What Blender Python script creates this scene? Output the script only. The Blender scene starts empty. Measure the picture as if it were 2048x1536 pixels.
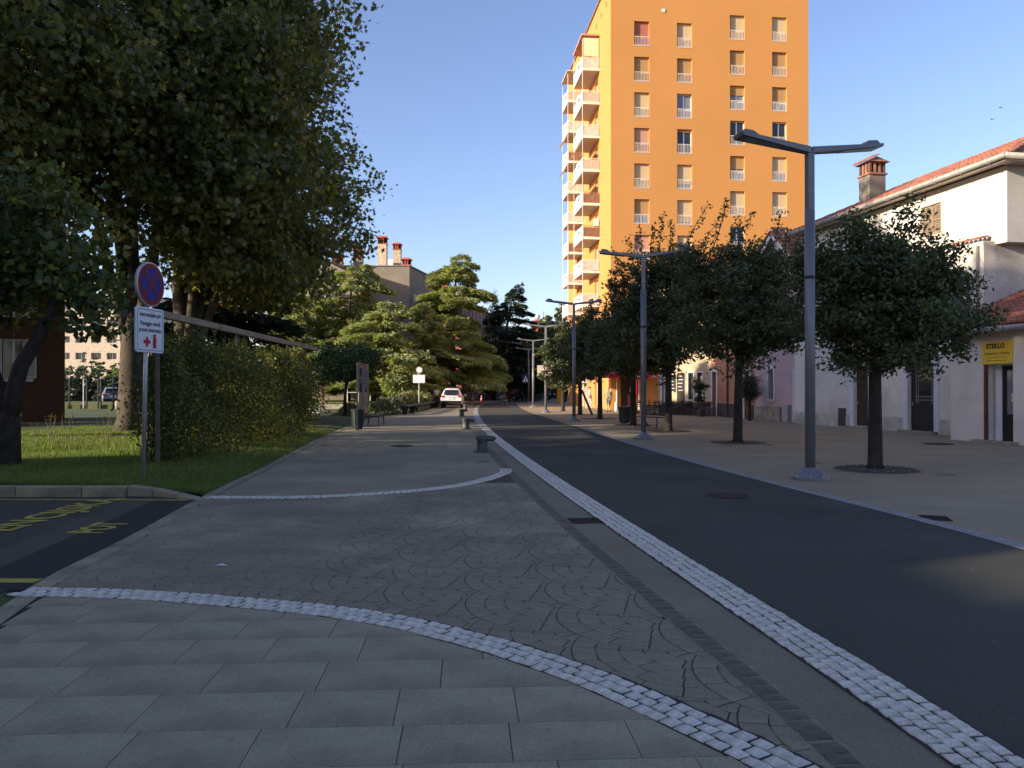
import bpy, bmesh, math, random
import numpy as np
from mathutils import Vector, Matrix
R = math.radians
random.seed(7); RNG = np.random.default_rng(7)
S = bpy.context.scene
COL = S.collection

# ------------------------------------------------------------------ camera, sky, sun, exposure
cam = bpy.data.objects.new('camera', bpy.data.cameras.new('camera')); COL.objects.link(cam)
cam.data.sensor_width = 36; cam.data.lens = 28.125
cam.data.clip_start = 0.1; cam.data.clip_end = 3000
cam.location = (0, 0, 1.6); cam.rotation_euler = (R(90.358), 0, 0)
S.camera = cam
SUN_AZ, SUN_EL = R(65 + 180), R(15.5)                 # where the sun stands (clockwise from +Y)
W = bpy.data.worlds.new('World'); S.world = W; W.use_nodes = True
wn = W.node_tree.nodes; wl = W.node_tree.links
sky = wn.new('ShaderNodeTexSky'); sky.sky_type = 'NISHITA'; sky.sun_disc = False
sky.sun_elevation = SUN_EL; sky.sun_rotation = SUN_AZ
sky.air_density = 0.92; sky.dust_density = 0.8; sky.ozone_density = 4.4
tint = wn.new('ShaderNodeMix'); tint.data_type = 'RGBA'; tint.blend_type = 'MULTIPLY'; tint.inputs[0].default_value = 1
tint.inputs[7].default_value = (1.30, .95, .87, 1)                # white balance of the photograph
wl.new(sky.outputs[0], tint.inputs[6]); wl.new(tint.outputs[2], wn['Background'].inputs[0]); wn['Background'].inputs[1].default_value = 0.15
sl = bpy.data.lights.new('sun', 'SUN'); sl.energy = 4.8; sl.angle = R(0.55); sl.color = (1.0, 0.83, 0.62)
sun = bpy.data.objects.new('sun', sl); COL.objects.link(sun)
sdir = Vector((math.sin(SUN_AZ) * math.cos(SUN_EL), math.cos(SUN_AZ) * math.cos(SUN_EL), math.sin(SUN_EL)))
sun.rotation_euler = (-sdir).to_track_quat('-Z', 'Y').to_euler()
sun.location = sdir * 200
S.view_settings.view_transform = 'Standard'; S.view_settings.look = 'None'
S.view_settings.gamma = 1; S.view_settings.use_curve_mapping = False
S.view_settings.exposure = 1.10
S.cycles.max_bounces = 6; S.cycles.transparent_max_bounces = 8

# ------------------------------------------------------------------ materials
MATS = {}
def mat(name, col, rough=.8, var=.15, scale=3.0, bump=0.0, bscale=40.0, col2=None, metal=0.0, island=0.0, trans=0.0,
        spec=.3, stain=None, sscale=.6, lo=.35, hi=.65, emit=None, coat=0.0):
    if name in MATS: return MATS[name]
    m = bpy.data.materials.new(name); m.use_nodes = True
    n = m.node_tree.nodes; l = m.node_tree.links; b = n['Principled BSDF']
    b.inputs['Roughness'].default_value = rough; b.inputs['Metallic'].default_value = metal
    b.inputs['Specular IOR Level'].default_value = spec
    if coat: b.inputs['Coat Weight'].default_value = coat
    geo = n.new('ShaderNodeNewGeometry')
    tc = n.new('ShaderNodeTexCoord')
    pos = tc.outputs['Object']
    def noise(sc, det=4, r=.55):
        t = n.new('ShaderNodeTexNoise'); t.inputs['Scale'].default_value = sc
        t.inputs['Detail'].default_value = det; t.inputs['Roughness'].default_value = r
        l.new(pos, t.inputs['Vector']); return t.outputs['Fac']
    def mixc(f, a, bb, mode='MIX'):
        x = n.new('ShaderNodeMix'); x.data_type = 'RGBA'; x.blend_type = mode
        if isinstance(f, float): x.inputs[0].default_value = f
        else: l.new(f, x.inputs[0])
        for s, v in ((6, a), (7, bb)):
            if isinstance(v, tuple): x.inputs[s].default_value = (*v, 1)
            else: l.new(v, x.inputs[s])
        return x.outputs[2]
    def ramp(f, a, bb):
        x = n.new('ShaderNodeMapRange'); x.inputs[1].default_value = a; x.inputs[2].default_value = bb
        l.new(f, x.inputs[0]); return x.outputs[0]
    c2 = col2 or tuple(max(0, c * (1 - 2 * var)) for c in col)
    c = mixc(ramp(noise(scale), lo, hi), col, c2)
    if stain: c = mixc(ramp(noise(sscale, 6, .6), .5, .72), c, stain)
    if bump:                                         # fine grain in the colour too
        c = mixc(ramp(noise(bscale, 2), .3, .7), c, mixc(1.0, c, ((.5, .5, .5) if name.startswith('asphalt') else (.70, .70, .70)), 'MULTIPLY'))
    if island:
        oi = n.new('ShaderNodeObjectInfo')
        ad = n.new('ShaderNodeMath'); ad.operation = 'ADD'
        l.new(geo.outputs['Random Per Island'], ad.inputs[0]); l.new(oi.outputs['Random'], ad.inputs[1])
        fr = n.new('ShaderNodeMath'); fr.operation = 'FRACT'; l.new(ad.outputs[0], fr.inputs[0])
        mr = n.new('ShaderNodeMapRange'); mr.inputs[3].default_value = 1 - island; mr.inputs[4].default_value = 1 + island
        l.new(fr.outputs[0], mr.inputs[0])
        cc = n.new('ShaderNodeCombineColor')
        for i in range(3): l.new(mr.outputs[0], cc.inputs[i])
        c = mixc(1.0, c, cc.outputs[0], 'MULTIPLY')
    l.new(c, b.inputs['Base Color'])
    if bump:
        bp = n.new('ShaderNodeBump'); bp.inputs['Strength'].default_value = bump; bp.inputs['Distance'].default_value = .01
        l.new(noise(bscale, 3), bp.inputs['Height']); l.new(bp.outputs[0], b.inputs['Normal'])
    if emit:
        b.inputs['Emission Color'].default_value = (*emit, 1); b.inputs['Emission Strength'].default_value = 1
    if trans:
        tr = n.new('ShaderNodeBsdfTranslucent'); l.new(mixc(1.0, c, (1.5, 1.6, .7), 'MULTIPLY'), tr.inputs[0])
        mx = n.new('ShaderNodeMixShader'); mx.inputs[0].default_value = trans
        l.new(b.outputs[0], mx.inputs[1]); l.new(tr.outputs[0], mx.inputs[2])
        l.new(mx.outputs[0], n['Material Output'].inputs[0])
    MATS[name] = m; return m

def leafmat(name, cols, trans=.35, rough=.55):
    """foliage: colour picked per leaf from a ramp, patches by position"""
    if name in MATS: return MATS[name]
    m = bpy.data.materials.new(name); m.use_nodes = True
    n = m.node_tree.nodes; l = m.node_tree.links; b = n['Principled BSDF']
    b.inputs['Roughness'].default_value = rough; b.inputs['Specular IOR Level'].default_value = .35
    geo = n.new('ShaderNodeNewGeometry'); tc = n.new('ShaderNodeTexCoord')
    t = n.new('ShaderNodeTexNoise'); t.inputs['Scale'].default_value = .7; l.new(tc.outputs['Object'], t.inputs['Vector'])
    a = n.new('ShaderNodeMath'); a.operation = 'MULTIPLY_ADD'; a.inputs[1].default_value = .55
    l.new(geo.outputs['Random Per Island'], a.inputs[0])
    s = n.new('ShaderNodeMath'); s.operation = 'MULTIPLY'; s.inputs[1].default_value = .45
    l.new(t.outputs['Fac'], s.inputs[0]); l.new(s.outputs[0], a.inputs[2])
    r = n.new('ShaderNodeValToRGB'); e = r.color_ramp.elements
    e[0].position = cols[0][0]; e[0].color = (*cols[0][1], 1); e[1].position = cols[-1][0]; e[1].color = (*cols[-1][1], 1)
    for p, c in cols[1:-1]:
        q = e.new(p); q.color = (*c, 1)
    for q in e: q.color = tuple(v * 1.18 for v in q.color[:3]) + (1,)
    l.new(a.outputs[0], r.inputs[0]); l.new(r.outputs[0], b.inputs['Base Color'])
    tr = n.new('ShaderNodeBsdfTranslucent')
    x = n.new('ShaderNodeMix'); x.data_type = 'RGBA'; x.blend_type = 'MULTIPLY'; x.inputs[0].default_value = 1
    l.new(r.outputs[0], x.inputs[6]); x.inputs[7].default_value = (1.7, 1.7, .6, 1); l.new(x.outputs[2], tr.inputs[0])
    mx = n.new('ShaderNodeMixShader'); mx.inputs[0].default_value = trans
    l.new(b.outputs[0], mx.inputs[1]); l.new(tr.outputs[0], mx.inputs[2]); l.new(mx.outputs[0], n['Material Output'].inputs[0])
    MATS[name] = m; return m

def glassmat(name, col=(.02, .025, .03)):
    return mat(name, col, rough=.06, var=.1, spec=.7)

M_ASPH = mat('asphalt', (0.072, 0.075, 0.060), .88, .18, .3, 1.0, 55, spec=.35, stain=(0.100, 0.098, 0.076), sscale=.28)
M_ASPH2 = mat('asphalt_old', (0.121, 0.114, 0.086), .9, .15, .5, .7, 240, stain=(0.050, 0.050, 0.043))
M_CONC = mat('concrete_promenade', (0.321, 0.287, 0.189), .85, .14, .5, .4, 90, stain=(0.393, 0.351, 0.239), sscale=.8, col2=(0.256, 0.228, 0.153))
M_CONCG = mat('concrete_gutter', (0.268, 0.240, 0.164), .85, .12, .8, .3, 60, stain=(0.226, 0.158, 0.090), sscale=.35)
M_STAMP = mat('stamped_concrete', (0.280, 0.248, 0.167), .8, .16, 1.1, .35, 70, stain=(0.405, 0.369, 0.252), sscale=.7, col2=(0.208, 0.185, 0.126), island=.04)
M_STAMPJ = mat('stamped_joint', (0.113, 0.103, 0.072), .9, .2, 3, .3, 60)
M_SLAB = mat('paving_slab', (0.395, 0.352, 0.238), .8, .12, 1.9, .5, 90, stain=(0.262, 0.215, 0.145), sscale=.8, col2=(0.285, 0.256, 0.175), island=.045)
M_SLABJ = mat('slab_joint', (.05, .05, .048), .95, .2, 6)
M_SETT = mat('white_sett', (0.80, 0.745, 0.655), .75, .12, 22, .5, 130, stain=(0.571, 0.538, 0.387), sscale=9, island=.10)
M_MORT = mat('mortar', (.055, .053, .052), .95, .2, 9, .4, 60)
M_MORTL = mat('light_mortar', (0.286, 0.263, 0.184), .95, .15, 9, .4, 60)
M_SETTD = mat('dark_sett', (0.143, 0.131, 0.095), .7, .15, 12, .4, 100, island=.15)
M_KERB = mat('kerb_concrete', (0.381, 0.339, 0.225), .85, .16, 2.5, .5, 60, stain=(0.143, 0.135, 0.095), sscale=2)
M_PAVR = mat('right_pavement', (0.36, 0.30, 0.205), .85, .12, .5, .4, 110, stain=(0.281, 0.225, 0.147), sscale=.45, col2=(0.317, 0.251, 0.160))
M_GRASSG = mat('lawn_soil', (.07, .105, .028), .95, .22, 1.2, .6, 40, col2=(.05, .075, .024), stain=(.13, .13, .05), sscale=.6)
M_GRAVEL = mat('gravel', (.10, .085, .07), .95, .3, 20, .8, 50)
M_YEL = mat('yellow_paint', (.60, .49, .09), .7, .2, 7, .4, 120, stain=(.26, .22, .08), sscale=9)
M_WPAINT = mat('white_road_paint', (.6, .6, .58), .7, .1, 5)
M_BARK = mat('plane_bark', (.07, .057, .044), .9, .2, 2.2, .8, 18, col2=(.045, .037, .029), stain=(.13, .115, .085), sscale=2.5)
M_BARKD = mat('dark_bark', (.055, .045, .037), .95, .25, 5, .9, 22)
M_BARKC = mat('cedar_bark', (.12, .09, .07), .95, .25, 5, .8, 18)
M_POST = mat('dark_post_wood', (.13, .105, .085), .9, .15, 5, .5, 30)
M_WOOD = mat('weathered_wood', (.36, .27, .19), .85, .15, 5, .5, 30)
M_GALV = mat('galvanised_steel', (.42, .43, .45), .45, .08, 14, metal=.6)
M_LAMP = mat('lamp_grey_paint', (.17, .18, .195), .42, .06, 6, metal=.25, spec=.5)
M_LAMPL = mat('lamp_glass', (.30, .31, .33), .2, .05, 3)
M_IRON = mat('cast_iron', (.025, .025, .027), .6, .2, 20, .5, 60, metal=.3)
M_DGREEN = mat('dark_green_paint', (.022, .038, .034), .45, .1, 6)
M_BLACK = mat('black_metal', (.016, .016, .017), .45, .1, 6)
M_BOLL = mat('bollard_iron', (.13, .135, .12), .55, .22, 8, .4, 35, col2=(.06, .065, .062))
M_ORANGE = mat('orange_render', (.60, .285, .085), .85, .03, .3, .15, 30, stain=(.56, .262, .078), sscale=.12, col2=(.58, .275, .08))
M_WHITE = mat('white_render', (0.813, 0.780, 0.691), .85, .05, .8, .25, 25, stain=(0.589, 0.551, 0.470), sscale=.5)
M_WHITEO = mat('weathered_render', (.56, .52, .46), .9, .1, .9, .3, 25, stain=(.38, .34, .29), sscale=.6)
M_PINK = mat('pink_render', (0.616, 0.462, 0.452), .85, .06, .8, .2, 30)
M_SALMON = mat('salmon_render', (.52, .27, .16), .85, .06, .8, .2, 30)
M_BEIGE = mat('beige_render', (.52, .42, .28), .85, .06, .8, .2, 30)
M_PLINTH = mat('grey_plinth', (.09, .08, .075), .85, .12, 2, .3, 30)
M_STONE = mat('plinth_stone', (.42, .37, .29), .85, .2, 3, .5, 25)
M_TRIM = mat('white_trim', (.66, .67, .68), .7, .06, 3)
M_TILE = mat('roof_tile', (.50, .20, .125), .85, .2, 4, .4, 40, col2=(.30, .12, .08), stain=(.20, .13, .095), sscale=2.2, island=.2)
M_GUT = mat('zinc_gutter', (.36, .35, .32), .6, .12, 5, metal=.3)
M_DOORD = mat('dark_door', (.022, .020, .019), .45, .1, 6)
M_DOORB = mat('brown_door', (.055, .025, .014), .5, .15, 8)
M_DOORN = mat('navy_door', (.012, .017, .045), .5, .1, 8)
M_GLASS = glassmat('window_glass')
M_GLASSL = glassmat('curtained_glass', (.20, .21, .25))
M_SHB = mat('beige_shutter', (.56, .43, .25), .7, .05, 6)
M_SHT = mat('tan_shutter', (.42, .25, .10), .7, .05, 6)
M_SHR = mat('red_shutter', (.40, .15, .10), .7, .05, 6)
M_SHP = mat('pink_shutter', (.50, .29, .20), .7, .05, 6)
M_PVC = mat('white_frame', (.72, .73, .75), .4, .03, 3)
M_RAIL = mat('white_railing', (.72, .68, .62), .5, .03, 3)
M_BALC = mat('balcony_white', (.80, .77, .72), .75, .05, 3)
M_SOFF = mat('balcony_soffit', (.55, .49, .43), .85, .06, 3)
M_REDDISH = mat('red_render', (.27, .105, .08), .85, .1, .6)
M_GREYB = mat('grey_beige_render', (0.289, 0.255, 0.202), .9, .1, .5, .2, 20, stain=(0.212, 0.194, 0.156), sscale=.3)
M_BROWNW = mat('brown_render', (.13, .065, .042), .9, .1, .6, .2, 20)
M_SLATE = mat('grey_roof', (.20, .20, .20), .8, .1, 3)
M_CARW = mat('white_car_paint', (.75, .76, .78), .25, .02, 3, coat=.6)
M_CARB = mat('blue_grey_car_paint', (.14, .19, .26), .25, .03, 3, coat=.6)
M_CARD = mat('dark_car_paint', (.04, .045, .05), .25, .03, 3, coat=.6)
M_RUBBER = mat('rubber', (.014, .014, .014), .85, .1, 10)
M_RED = mat('red_plastic', (.50, .02, .02), .4, .05, 5)
M_SKIN = mat('skin', (.50, .28, .19), .6, .05, 5)
M_LWHITE = mat('sign_white', (.62, .65, .70), .4, .02, 2)
M_SBLUE = mat('sign_blue', (.008, .020, .19), .6, .03, 2)
M_SRED = mat('sign_red', (.17, .010, .015), .6, .03, 2)
M_SREDB = mat('sign_bright_red', (.42, .012, .02), .4, .03, 2)
M_SBLACK = mat('sign_black', (.02, .02, .025), .5, .03, 2)
M_SYEL = mat('sign_yellow', (.75, .52, .05), .5, .03, 2)
M_AWN = mat('red_awning', (.42, .01, .02), .7, .08, 3)
M_ORED = mat('orange_red_paint', (.50, .12, .07), .6, .08, 3)
M_YBOX = mat('yellow_box', (.78, .36, .02), .5, .05, 3)

L_PLANE = leafmat('plane_leaves', [(0.1, (.045, .056, .025)), (.45, (.080, .095, .038)), (.66, (.12, .13, .045)), (.77, (.20, .18, .055)), (.85, (.28, .16, .05))], .42, .45)  # yellow tones vary the leaves and stand in for sunlit specks
L_LINDEN = leafmat('linden_leaves', [(0.1, (.036, .05, .022)), (.45, (.055, .078, .03)), (.66, (.10, .125, .04)), (.78, (.22, .18, .05))], .4)
L_OAK = leafmat('holm_oak_leaves', [(0.1, (.026, .036, .018)), (.5, (.045, .060, .026)), (.8, (.10, .12, .05))], .3, .45)
L_VINE = leafmat('vine_leaves', [(0.1, (.028, .04, .015)), (.5, (.055, .074, .022)), (.72, (.13, .14, .035)), (.8, (.24, .19, .06))], .4)
L_CEDAR = leafmat('cedar_needles', [(0.1, (.095, .125, .058)), (.5, (.165, .20, .09)), (.85, (.26, .29, .13))], .4)
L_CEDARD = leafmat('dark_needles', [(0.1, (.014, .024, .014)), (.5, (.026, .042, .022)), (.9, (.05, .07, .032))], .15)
L_LAV = leafmat('lavender_leaves', [(0.1, (.055, .075, .05)), (.5, (.10, .12, .075)), (.9, (.20, .20, .11))], .3)
L_GRASS = leafmat('grass_blades', [(0.1, (.05, .09, .02)), (.5, (.09, .14, .03)), (.9, (.18, .20, .06))], .4)
L_PALE = leafmat('pale_leaves', [(0.1, (.09, .10, .055)), (.5, (.14, .15, .08)), (.9, (.2, .2, .11))], .3)
L_ROUND = leafmat('round_tree_leaves', [(0.1, (.015, .035, .014)), (.5, (.028, .06, .02)), (.9, (.06, .10, .03))], .25)
L_BRIGHT = leafmat('bright_leaves', [(0.1, (.06, .10, .03)), (.5, (.10, .15, .04)), (.9, (.16, .2, .06))], .35)

# ------------------------------------------------------------------ mesh helpers
class MB:
    def __init__(s): s.v = []; s.f = []
    def add(s, vs, fs):
        o = len(s.v); s.v += [tuple(p) for p in vs]; s.f += [tuple(i + o for i in f) for f in fs]; return s
    def box(s, c, d, rz=0, bev=0):
        x, y, z = (q / 2 for q in d); cs, sn = math.cos(rz), math.sin(rz)
        P = [(-x, -y, -z), (x, -y, -z), (x, y, -z), (-x, y, -z), (-x, -y, z), (x, -y, z), (x, y, z), (-x, y, z)]
        P = [(c[0] + a * cs - b * sn, c[1] + a * sn + b * cs, c[2] + e) for a, b, e in P]
        return s.add(P, [(0, 3, 2, 1), (4, 5, 6, 7), (0, 1, 5, 4), (1, 2, 6, 5), (2, 3, 7, 6), (3, 0, 4, 7)])
    def quad(s, a, b, c, d): return s.add([a, b, c, d], [(0, 1, 2, 3)])
    def prism(s, poly, z0, z1):
        n = len(poly)
        return s.add([(p[0], p[1], z0) for p in poly] + [(p[0], p[1], z1) for p in poly],
                     [tuple(range(n - 1, -1, -1)), tuple(range(n, 2 * n))] + [(i, (i + 1) % n, n + (i + 1) % n, n + i) for i in range(n)])
    def tube(s, pts, rad, n=8, cap=True, sq=False):
        pts = [Vector(p) for p in pts]
        if not hasattr(rad, '__len__'): rad = [rad] * len(pts)
        vs = []; up = None
        for i, p in enumerate(pts):
            d = (pts[min(i + 1, len(pts) - 1)] - pts[max(i - 1, 0)]).normalized()
            if up is None:
                up = Vector((0, 1, 0)) if abs(d.y) < .9 else Vector((1, 0, 0))
            a = d.cross(up).normalized(); b = d.cross(a).normalized(); up = -b if False else up
            for k in range(n):
                t = 2 * math.pi * (k + (.5 if sq else 0)) / n
                vs.append(p + (a * math.cos(t) + b * math.sin(t)) * rad[i])
        fs = []
        for i in range(len(pts) - 1):
            for k in range(n):
                fs.append((i * n + k, i * n + (k + 1) % n, (i + 1) * n + (k + 1) % n, (i + 1) * n + k))
        if cap:
            fs.append(tuple(range(n - 1, -1, -1))); fs.append(tuple((len(pts) - 1) * n + k for k in range(n)))
        return s.add(vs, fs)
    def lathe(s, c, prof, n=16):
        vs = []; fs = []
        for r, z in prof:
            for k in range(n):
                t = 2 * math.pi * k / n; vs.append((c[0] + r * math.cos(t), c[1] + r * math.sin(t), c[2] + z))
        m = len(prof)
        for i in range(m - 1):
            for k in range(n): fs.append((i * n + k, i * n + (k + 1) % n, (i + 1) * n + (k + 1) % n, (i + 1) * n + k))
        fs.append(tuple(range(n - 1, -1, -1))); fs.append(tuple((m - 1) * n + k for k in range(n)))
        return s.add(vs, fs)
    def mesh(s, name, m, smooth=False):
        me = bpy.data.meshes.new(name); me.from_pydata(s.v, [], s.f)
        if m: me.materials.append(m)
        if smooth: me.polygons.foreach_set('use_smooth', [True] * len(me.polygons))
        me.update(); return me
    def build(s, name, m, parent=None, smooth=False, bevel=0):
        o = bpy.data.objects.new(name, s.mesh(name, m, smooth)); COL.objects.link(o)
        if parent: o.parent = parent
        if bevel:
            b = o.modifiers.new('bevel', 'BEVEL'); b.width = bevel; b.segments = 2; b.limit_method = 'ANGLE'
        return o
def fast_mesh(name, V, k, m):
    """V: (N*k,3) array, every k verts one polygon"""
    me = bpy.data.meshes.new(name); n = len(V) // k
    me.vertices.add(len(V)); me.vertices.foreach_set('co', np.asarray(V, np.float32).ravel())
    me.loops.add(len(V)); me.loops.foreach_set('vertex_index', np.arange(len(V), dtype=np.int32))
    me.polygons.add(n); me.polygons.foreach_set('loop_start', np.arange(0, len(V), k, dtype=np.int32))
    me.materials.append(m); me.update(calc_edges=True); me.validate(); return me
def link(name, me, parent=None, loc=None, rz=0):
    o = bpy.data.objects.new(name, me); COL.objects.link(o)
    if parent: o.parent = parent
    if loc is not None: o.location = loc
    if rz: o.rotation_euler = (0, 0, rz)
    return o
def thing(name, label, cat, loc=(0, 0, 0), rz=0, group=None):
    o = bpy.data.objects.new(name, None); COL.objects.link(o); o.location = loc; o.rotation_euler = (0, 0, rz)
    o.empty_display_size = .2
    o['label'] = label; o['category'] = cat
    if group: o['group'] = group
    return o
def tag(o, label, cat, group=None):
    o['label'] = label; o['category'] = cat
    if group: o['group'] = group
    return o
def struct(o): o['kind'] = 'structure'; return o
def stuff(o): o['kind'] = 'stuff'; return o
def dup(src, label=None, loc=None, rz=None, group=None, scale=None):
    r = src.copy(); COL.objects.link(r)
    if label: r['label'] = label
    if group: r['group'] = group
    if loc is not None: r.location = loc
    if rz is not None: r.rotation_euler = (0, 0, rz)
    if scale is not None: r.scale = scale
    for ch in src.children:
        c = ch.copy(); COL.objects.link(c); c.parent = r
        for g in ch.children:
            d = g.copy(); COL.objects.link(d); d.parent = c
    return r
def text_mesh(txt, size, m, name='lettering', ext=.002, align='CENTER', squeeze=1.0, bold=0.0):
    cu = bpy.data.curves.new(name, 'FONT'); cu.body = txt; cu.size = size; cu.align_x = align; cu.align_y = 'CENTER'
    cu.extrude = ext; cu.offset = bold; cu.resolution_u = 2
    t = bpy.data.objects.new(name, cu); COL.objects.link(t)
    dg = bpy.context.evaluated_depsgraph_get(); me = bpy.data.meshes.new_from_object(t.evaluated_get(dg))
    bpy.data.objects.remove(t); me.name = name; me.materials.clear(); me.materials.append(m)
    if squeeze != 1.0: me.transform(Matrix.Diagonal((squeeze, 1, 1, 1)))
    return me
def upright(me, n_az):
    """turn a flat XY mesh so that it stands up and faces the direction (sin az, -cos az)"""
    me.transform(Matrix.Rotation(n_az, 4, 'Z') @ Matrix.Rotation(R(90), 4, 'X')); return me

def gp(px, py, z=0.0):
    """surveyed point of the ground (photograph measured with a 1.6 m eye height) -> world x, y"""
    y = 1600 * (1.6 - z) / (py - 778.0); return ((px - 1024) * y / 1600.0, y)
def curve_x(pts, ext=None):
    """smooth x(y) through points"""
    P = sorted(pts, key=lambda p: p[1]); ys = np.array([p[1] for p in P]); xs = np.array([p[0] for p in P])
    d = np.gradient(xs, ys)
    def f(y):
        y = np.asarray(y, float); i = np.clip(np.searchsorted(ys, y) - 1, 0, len(ys) - 2)
        h = ys[i + 1] - ys[i]; t = (y - ys[i]) / h; tc = np.clip(t, 0, 1)
        r = (2 * tc**3 - 3 * tc**2 + 1) * xs[i] + (tc**3 - 2 * tc**2 + tc) * h * d[i] + (-2 * tc**3 + 3 * tc**2) * xs[i + 1] + (tc**3 - tc**2) * h * d[i + 1]
        r = r + np.where(y > ys[-1], (y - ys[-1]) * d[-1], 0) + np.where(y < ys[0], (y - ys[0]) * d[0], 0)
        return r
    return f
def smooth_path(P, step):
    """Catmull-Rom resample of 2D points at even arc length"""
    P = [Vector((p[0], p[1])) for p in P]; Q = []
    for i in range(len(P) - 1):
        a = P[max(i - 1, 0)]; b = P[i]; c = P[i + 1]; d = P[min(i + 2, len(P) - 1)]
        for k in range(24):
            t = k / 24
            Q.append(.5 * ((2 * b) + (c - a) * t + (2 * a - 5 * b + 4 * c - d) * t * t + (-a + 3 * b - 3 * c + d) * t**3))
    Q.append(P[-1]); out = [Q[0]]; acc = 0
    for a, b in zip(Q, Q[1:]):
        L = (b - a).length
        while acc + L >= step:
            t = (step - acc) / L; a = a + (b - a) * t; out.append(a.copy()); L = (b - a).length; acc = 0
        acc += L
    return out

# ------------------------------------------------------------------ measured lines of the street
S_PTS = [gp(*p) for p in [(2048, 1520), (1934, 1450), (1774, 1350), (1624, 1270), (1449, 1155), (1324, 1085), (1199, 1005), (1114, 955), (1032, 900), (1004.5, 876), (967.6, 845), (958, 831), (956, 820), (960, 813)]] + [(-2.75, 90), (-1.2, 105), (3.0, 125)]
R_PTS = [gp(*p) for p in [(2048, 1100), (1844, 1044), (1680, 1000), (1560, 972), (1482, 952), (1400, 931), (1335, 910), (1265, 888), (1164, 859), (1104, 838), (1071, 829), (1044, 817)]] + [(.62, 85), (1.5, 98), (5.5, 118)]
G_PTS = [gp(*p) for p in [(1707, 1536), (1649, 1490), (1589, 1432), (1474, 1345), (1374, 1250), (1289, 1185), (1224, 1130), (1174, 1085), (1129, 1045), (1099, 1015), (1039, 965), (1010, 936), (985, 905), (962, 881), (945, 860)]] + [(-2.9, 45), (-3.6, 60), (-3.9, 78), (-3.9, 100)]
L_PTS = [gp(*p) for p in [(0, 1221), (87, 1162), (228, 1091), (393, 1001), (437, 978), (495, 951), (581, 907), (632, 879), (700, 852)]] + [(-7.9, 49), (-7.4, 60), (-7.6, 80), (-7.8, 110)]
def smoothed(P, lim=64, deg=5):
    """least squares through the hand measured points, the far ones kept"""
    Q = sorted(P, key=lambda p: p[1]); N_ = [p for p in Q if p[1] <= lim]; t = np.log([p[1] for p in N_]); k = np.polyfit(t, [p[0] for p in N_], deg)
    ys = [2.2, 2.8] if False else []
    g = np.geomspace(N_[0][1], N_[-1][1], 16)
    return [(float(np.polyval(k, math.log(y))), float(y)) for y in g] + [p for p in Q if p[1] > lim]
XS, XR, XG, XL = curve_x(smoothed(S_PTS)), curve_x(smoothed(R_PTS, 64, 4)), curve_x(smoothed(G_PTS, 50, 4)), curve_x(L_PTS)
YS = np.concatenate([np.arange(-12, 20, .5), np.arange(20, 60, 1.0), np.arange(60, 122, 2.0)])
def ribbon(name, fa, fb, z, m, ys=YS, label=None):
    V = []; F = []
    for y in ys: V += [(float(fa(y)), float(y), z), (float(fb(y)), float(y), z)]
    for i in range(len(ys) - 1): F.append((2 * i, 2 * i + 1, 2 * i + 3, 2 * i + 2))
    b = MB().add(V, F); return struct(b.build(name, m))
struct(MB().box((0, 200, -.35), (1600, 1600, .5)).build('ground', mat('far_ground', (.07, .085, .04), .95, .2, .05)))
ribbon('carriageway', XS, XR, 0.0, M_ASPH)
ribbon('right_pavement', XR, lambda y: XR(y) * 0 + 70, -.004, M_PAVR)
ribbon('promenade', XL, XG, -.006, M_CONC)
ribbon('gutter', XG, XS, -.004, M_CONCG)
ribbon('kerb_line', lambda y: XR(y) - .02, lambda y: XR(y) + .20, .004, M_KERB, np.arange(34, 120, 1.0))
ribbon('edging', lambda y: XL(y) - .02, lambda y: XL(y) + .15, .0055, M_KERB, np.arange(2, 60, .5))
struct(MB().quad((-80, 58, -.04), (-7.0, 58, -.04), (-7.0, 160, -.04), (-80, 160, -.04)).build('back_path', M_CONC))

# ------------------------------------------------------------------ setts
def sett_meshes(name, m, n, w, l, h=.010, bev=.006):
    out = []
    for i in range(n):
        j = lambda: random.uniform(-.006, .006)
        B = [(-w / 2 + j(), -l / 2 + j()), (w / 2 + j(), -l / 2 + j()), (w / 2 + j(), l / 2 + j()), (-w / 2 + j(), l / 2 + j())]
        tz = [h + random.uniform(-.0015, .0015) for _ in B]
        V = [(x, y, -.02) for x, y in B] + [(x, y, h * .4) for x, y in B] + [(x * (1 - bev * 2 / w), y * (1 - bev * 2 / l), t) for (x, y), t in zip(B, tz)] + [(j(), j(), h + .0012)]
        F = [(a, (a + 1) % 4, 4 + (a + 1) % 4, 4 + a) for a in range(4)] + [(4 + a, 4 + (a + 1) % 4, 8 + (a + 1) % 4, 8 + a) for a in range(4)] + [(8 + a, 8 + (a + 1) % 4, 12) for a in range(4)]
        out.append(MB().add(V, F).mesh(name, m))
    return out
SETTS = sett_meshes('sett', M_SETT, 10, .071, .085)
DSETTS = sett_meshes('dark_sett', M_SETTD, 8, .132, .097, .004, .008)
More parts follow.
